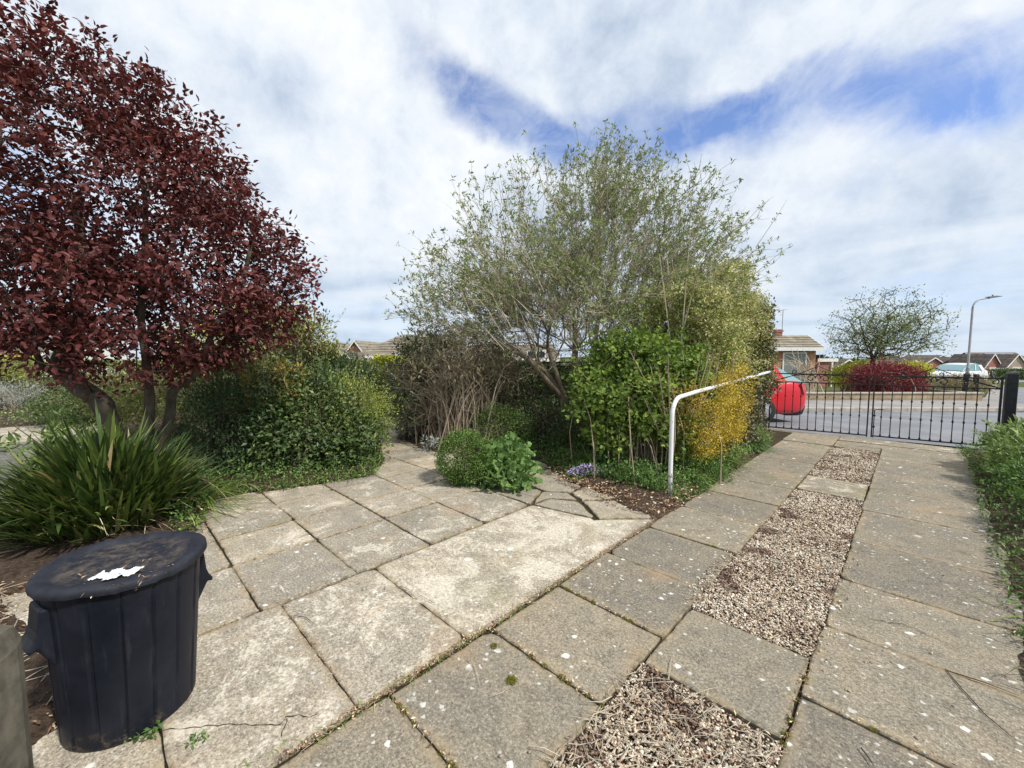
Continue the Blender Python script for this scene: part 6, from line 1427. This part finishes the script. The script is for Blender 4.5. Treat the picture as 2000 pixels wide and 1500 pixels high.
for (px_, py, s, lb) in ((288, 1440, .022, 'small seedling weed in a slab joint at the foot of the dustbin'), (385, 1448, .016, 'tiny weed in the slab joint right of the dustbin'), (1030, 945, .03, 'little weed in the crazy paving right of the round-leaved plant')):
    g_ = gnd(px_, py); g_[2] = 0; r = empty('weed', g_, lb, 'weed', 'weeds in the paving joints'); n = 34; P = g_ + rng.normal(size=(n, 3)) * np.array((s, s, s * .6)); P[:, 2] = np.abs(P[:, 2]) + .004
    V, F, A_ = leaves(P, nrm(rdir(n) + np.array((0, 0, .5))), nrm(rdir(n) * .4 + np.array((0, 0, 1))), s * U_(.8, 1.5, n), s * U_(.4, .8, n), rng.random(n)); V[:, 2] = np.maximum(V[:, 2], .002); mesh_np('leaves', V, [F], M['l_ground'], r, {'lv': A_})
# single twigs lying on the slabs
def twig_on(name, label, pix, r, m, z=.006):
    P = [gnd(*p) for p in pix]
    for p in P: p[2] = z + r
    c = P[0].copy(); root = empty(name, c, label, 'twig', 'twigs on the paving'); mb = MB(); mb.tube(np.array(P) - c, [r] * (len(P) - 1) + [r * .4], 6); mb.build('stem', m, root, smooth=True)
twig_on('twig', 'long thin dark twig on the driveway slab near the lower right', [(1846, 1310), (1880, 1350), (1925, 1400), (1985, 1450)], .0022, M['barkdark'])
twig_on('twig', 'straight dark twig forking off the long one at the lower right', [(1850, 1313), (1920, 1335), (1990, 1362)], .0022, M['barkdark'])
twig_on('twig', 'short thick stick on the slab at the bottom right', [(1682, 1465), (1695, 1482), (1706, 1500)], .0028, M['barkdark'])
twig_on('twig', 'pale curved straw on the slab left of the moss cushion', [(913, 1288), (928, 1305), (938, 1345)], .0016, M['twigpale'])
twig_on('twig', 'pale straw touching the moss cushion', [(957, 1364), (980, 1356), (997, 1342)], .0015, M['twigpale'])
twig_on('twig', 'thin dark curved twig on the pale patio slab', [(575, 1205), (598, 1208), (622, 1228)], .0015, M['barkdark'])
twig_on('twig', 'straw lying along the joint near the bottom', [(555, 1440), (600, 1412), (645, 1385)], .0022, M['twigpale'])
# pebbles strayed onto the slabs
def stray():
    n = 0
    for (px_, py) in ((1661, 1240), (1690, 1295), (1702, 1296), (1743, 1296), (1652, 1349), (1726, 1273), (1790, 1443), (532, 1300), (745, 1378), (752, 1150), (978, 1478), (1034, 1470), (1609, 1312)):
        g_ = gnd(px_, py); s = U_(.006, .011); mb = MB(); mb.lathe([(0.0001, -s * .4), (s * .7, -s * .3), (s, 0), (s * .75, s * .35), (0.0001, s * .5)], 8, cap=False)
        o = mb.build('stray_pebble', M['strayp'], None, smooth=True); o.location = (g_[0], g_[1], s * .4 + .001); o.scale = (1, .75, 1); o.rotation_euler = (0, 0, U_(0, 3)); tag(o, 'small pebble strayed from the gravel onto a slab', 'pebble', 'pebbles strayed onto the slabs')
M['strayp'] = flat_mat('stray_pebble', (0.30, 0.24, 0.18), .8, var=.4, scale=50)
stray()

# hairline cracks across a few slabs: dirt lying in them
def crack(pix):
    P = np.array([gnd(*p) for p in pix]); Q = [P[0]]
    for a, b in zip(P[:-1], P[1:]):
        k = max(2, int(np.linalg.norm(b - a) / .02)); Q += [a + (b - a) * t + np.array((*rng.normal(size=2) * .004, 0)) for t in np.linspace(0, 1, k + 1)[1:]]
    Q = np.array(Q); T = nrm(np.gradient(Q, axis=0)); S = np.column_stack([-T[:, 1], T[:, 0], np.zeros(len(Q))]); wd = U_(.0006, .0026, len(Q))[:, None]
    V = np.concatenate([Q + S * wd, Q - S * wd]); V[:, 2] = .0065; n = len(Q); i = np.arange(n - 1); F = np.stack([i, i + 1, i + n + 1, i + n], 1)
    return V, F
Vc = []; Fc = []; o_ = 0
for pix in ([(300, 1432), (380, 1422), (450, 1416), (548, 1420), (560, 1402), (618, 1398)], [(560, 1405), (552, 1440)], [(958, 955), (1010, 962), (1060, 975)], [(1290, 1330), (1345, 1345)], [(1700, 1210), (1770, 1222), (1860, 1262)], [(850, 1180), (790, 1150)]):
    V_, F_ = crack(pix); Vc.append(V_); Fc.append(F_ + o_); o_ += len(V_)
tag(mesh_np('joint_earth', np.concatenate(Vc), [np.concatenate(Fc)], M['joint']), kind='structure')
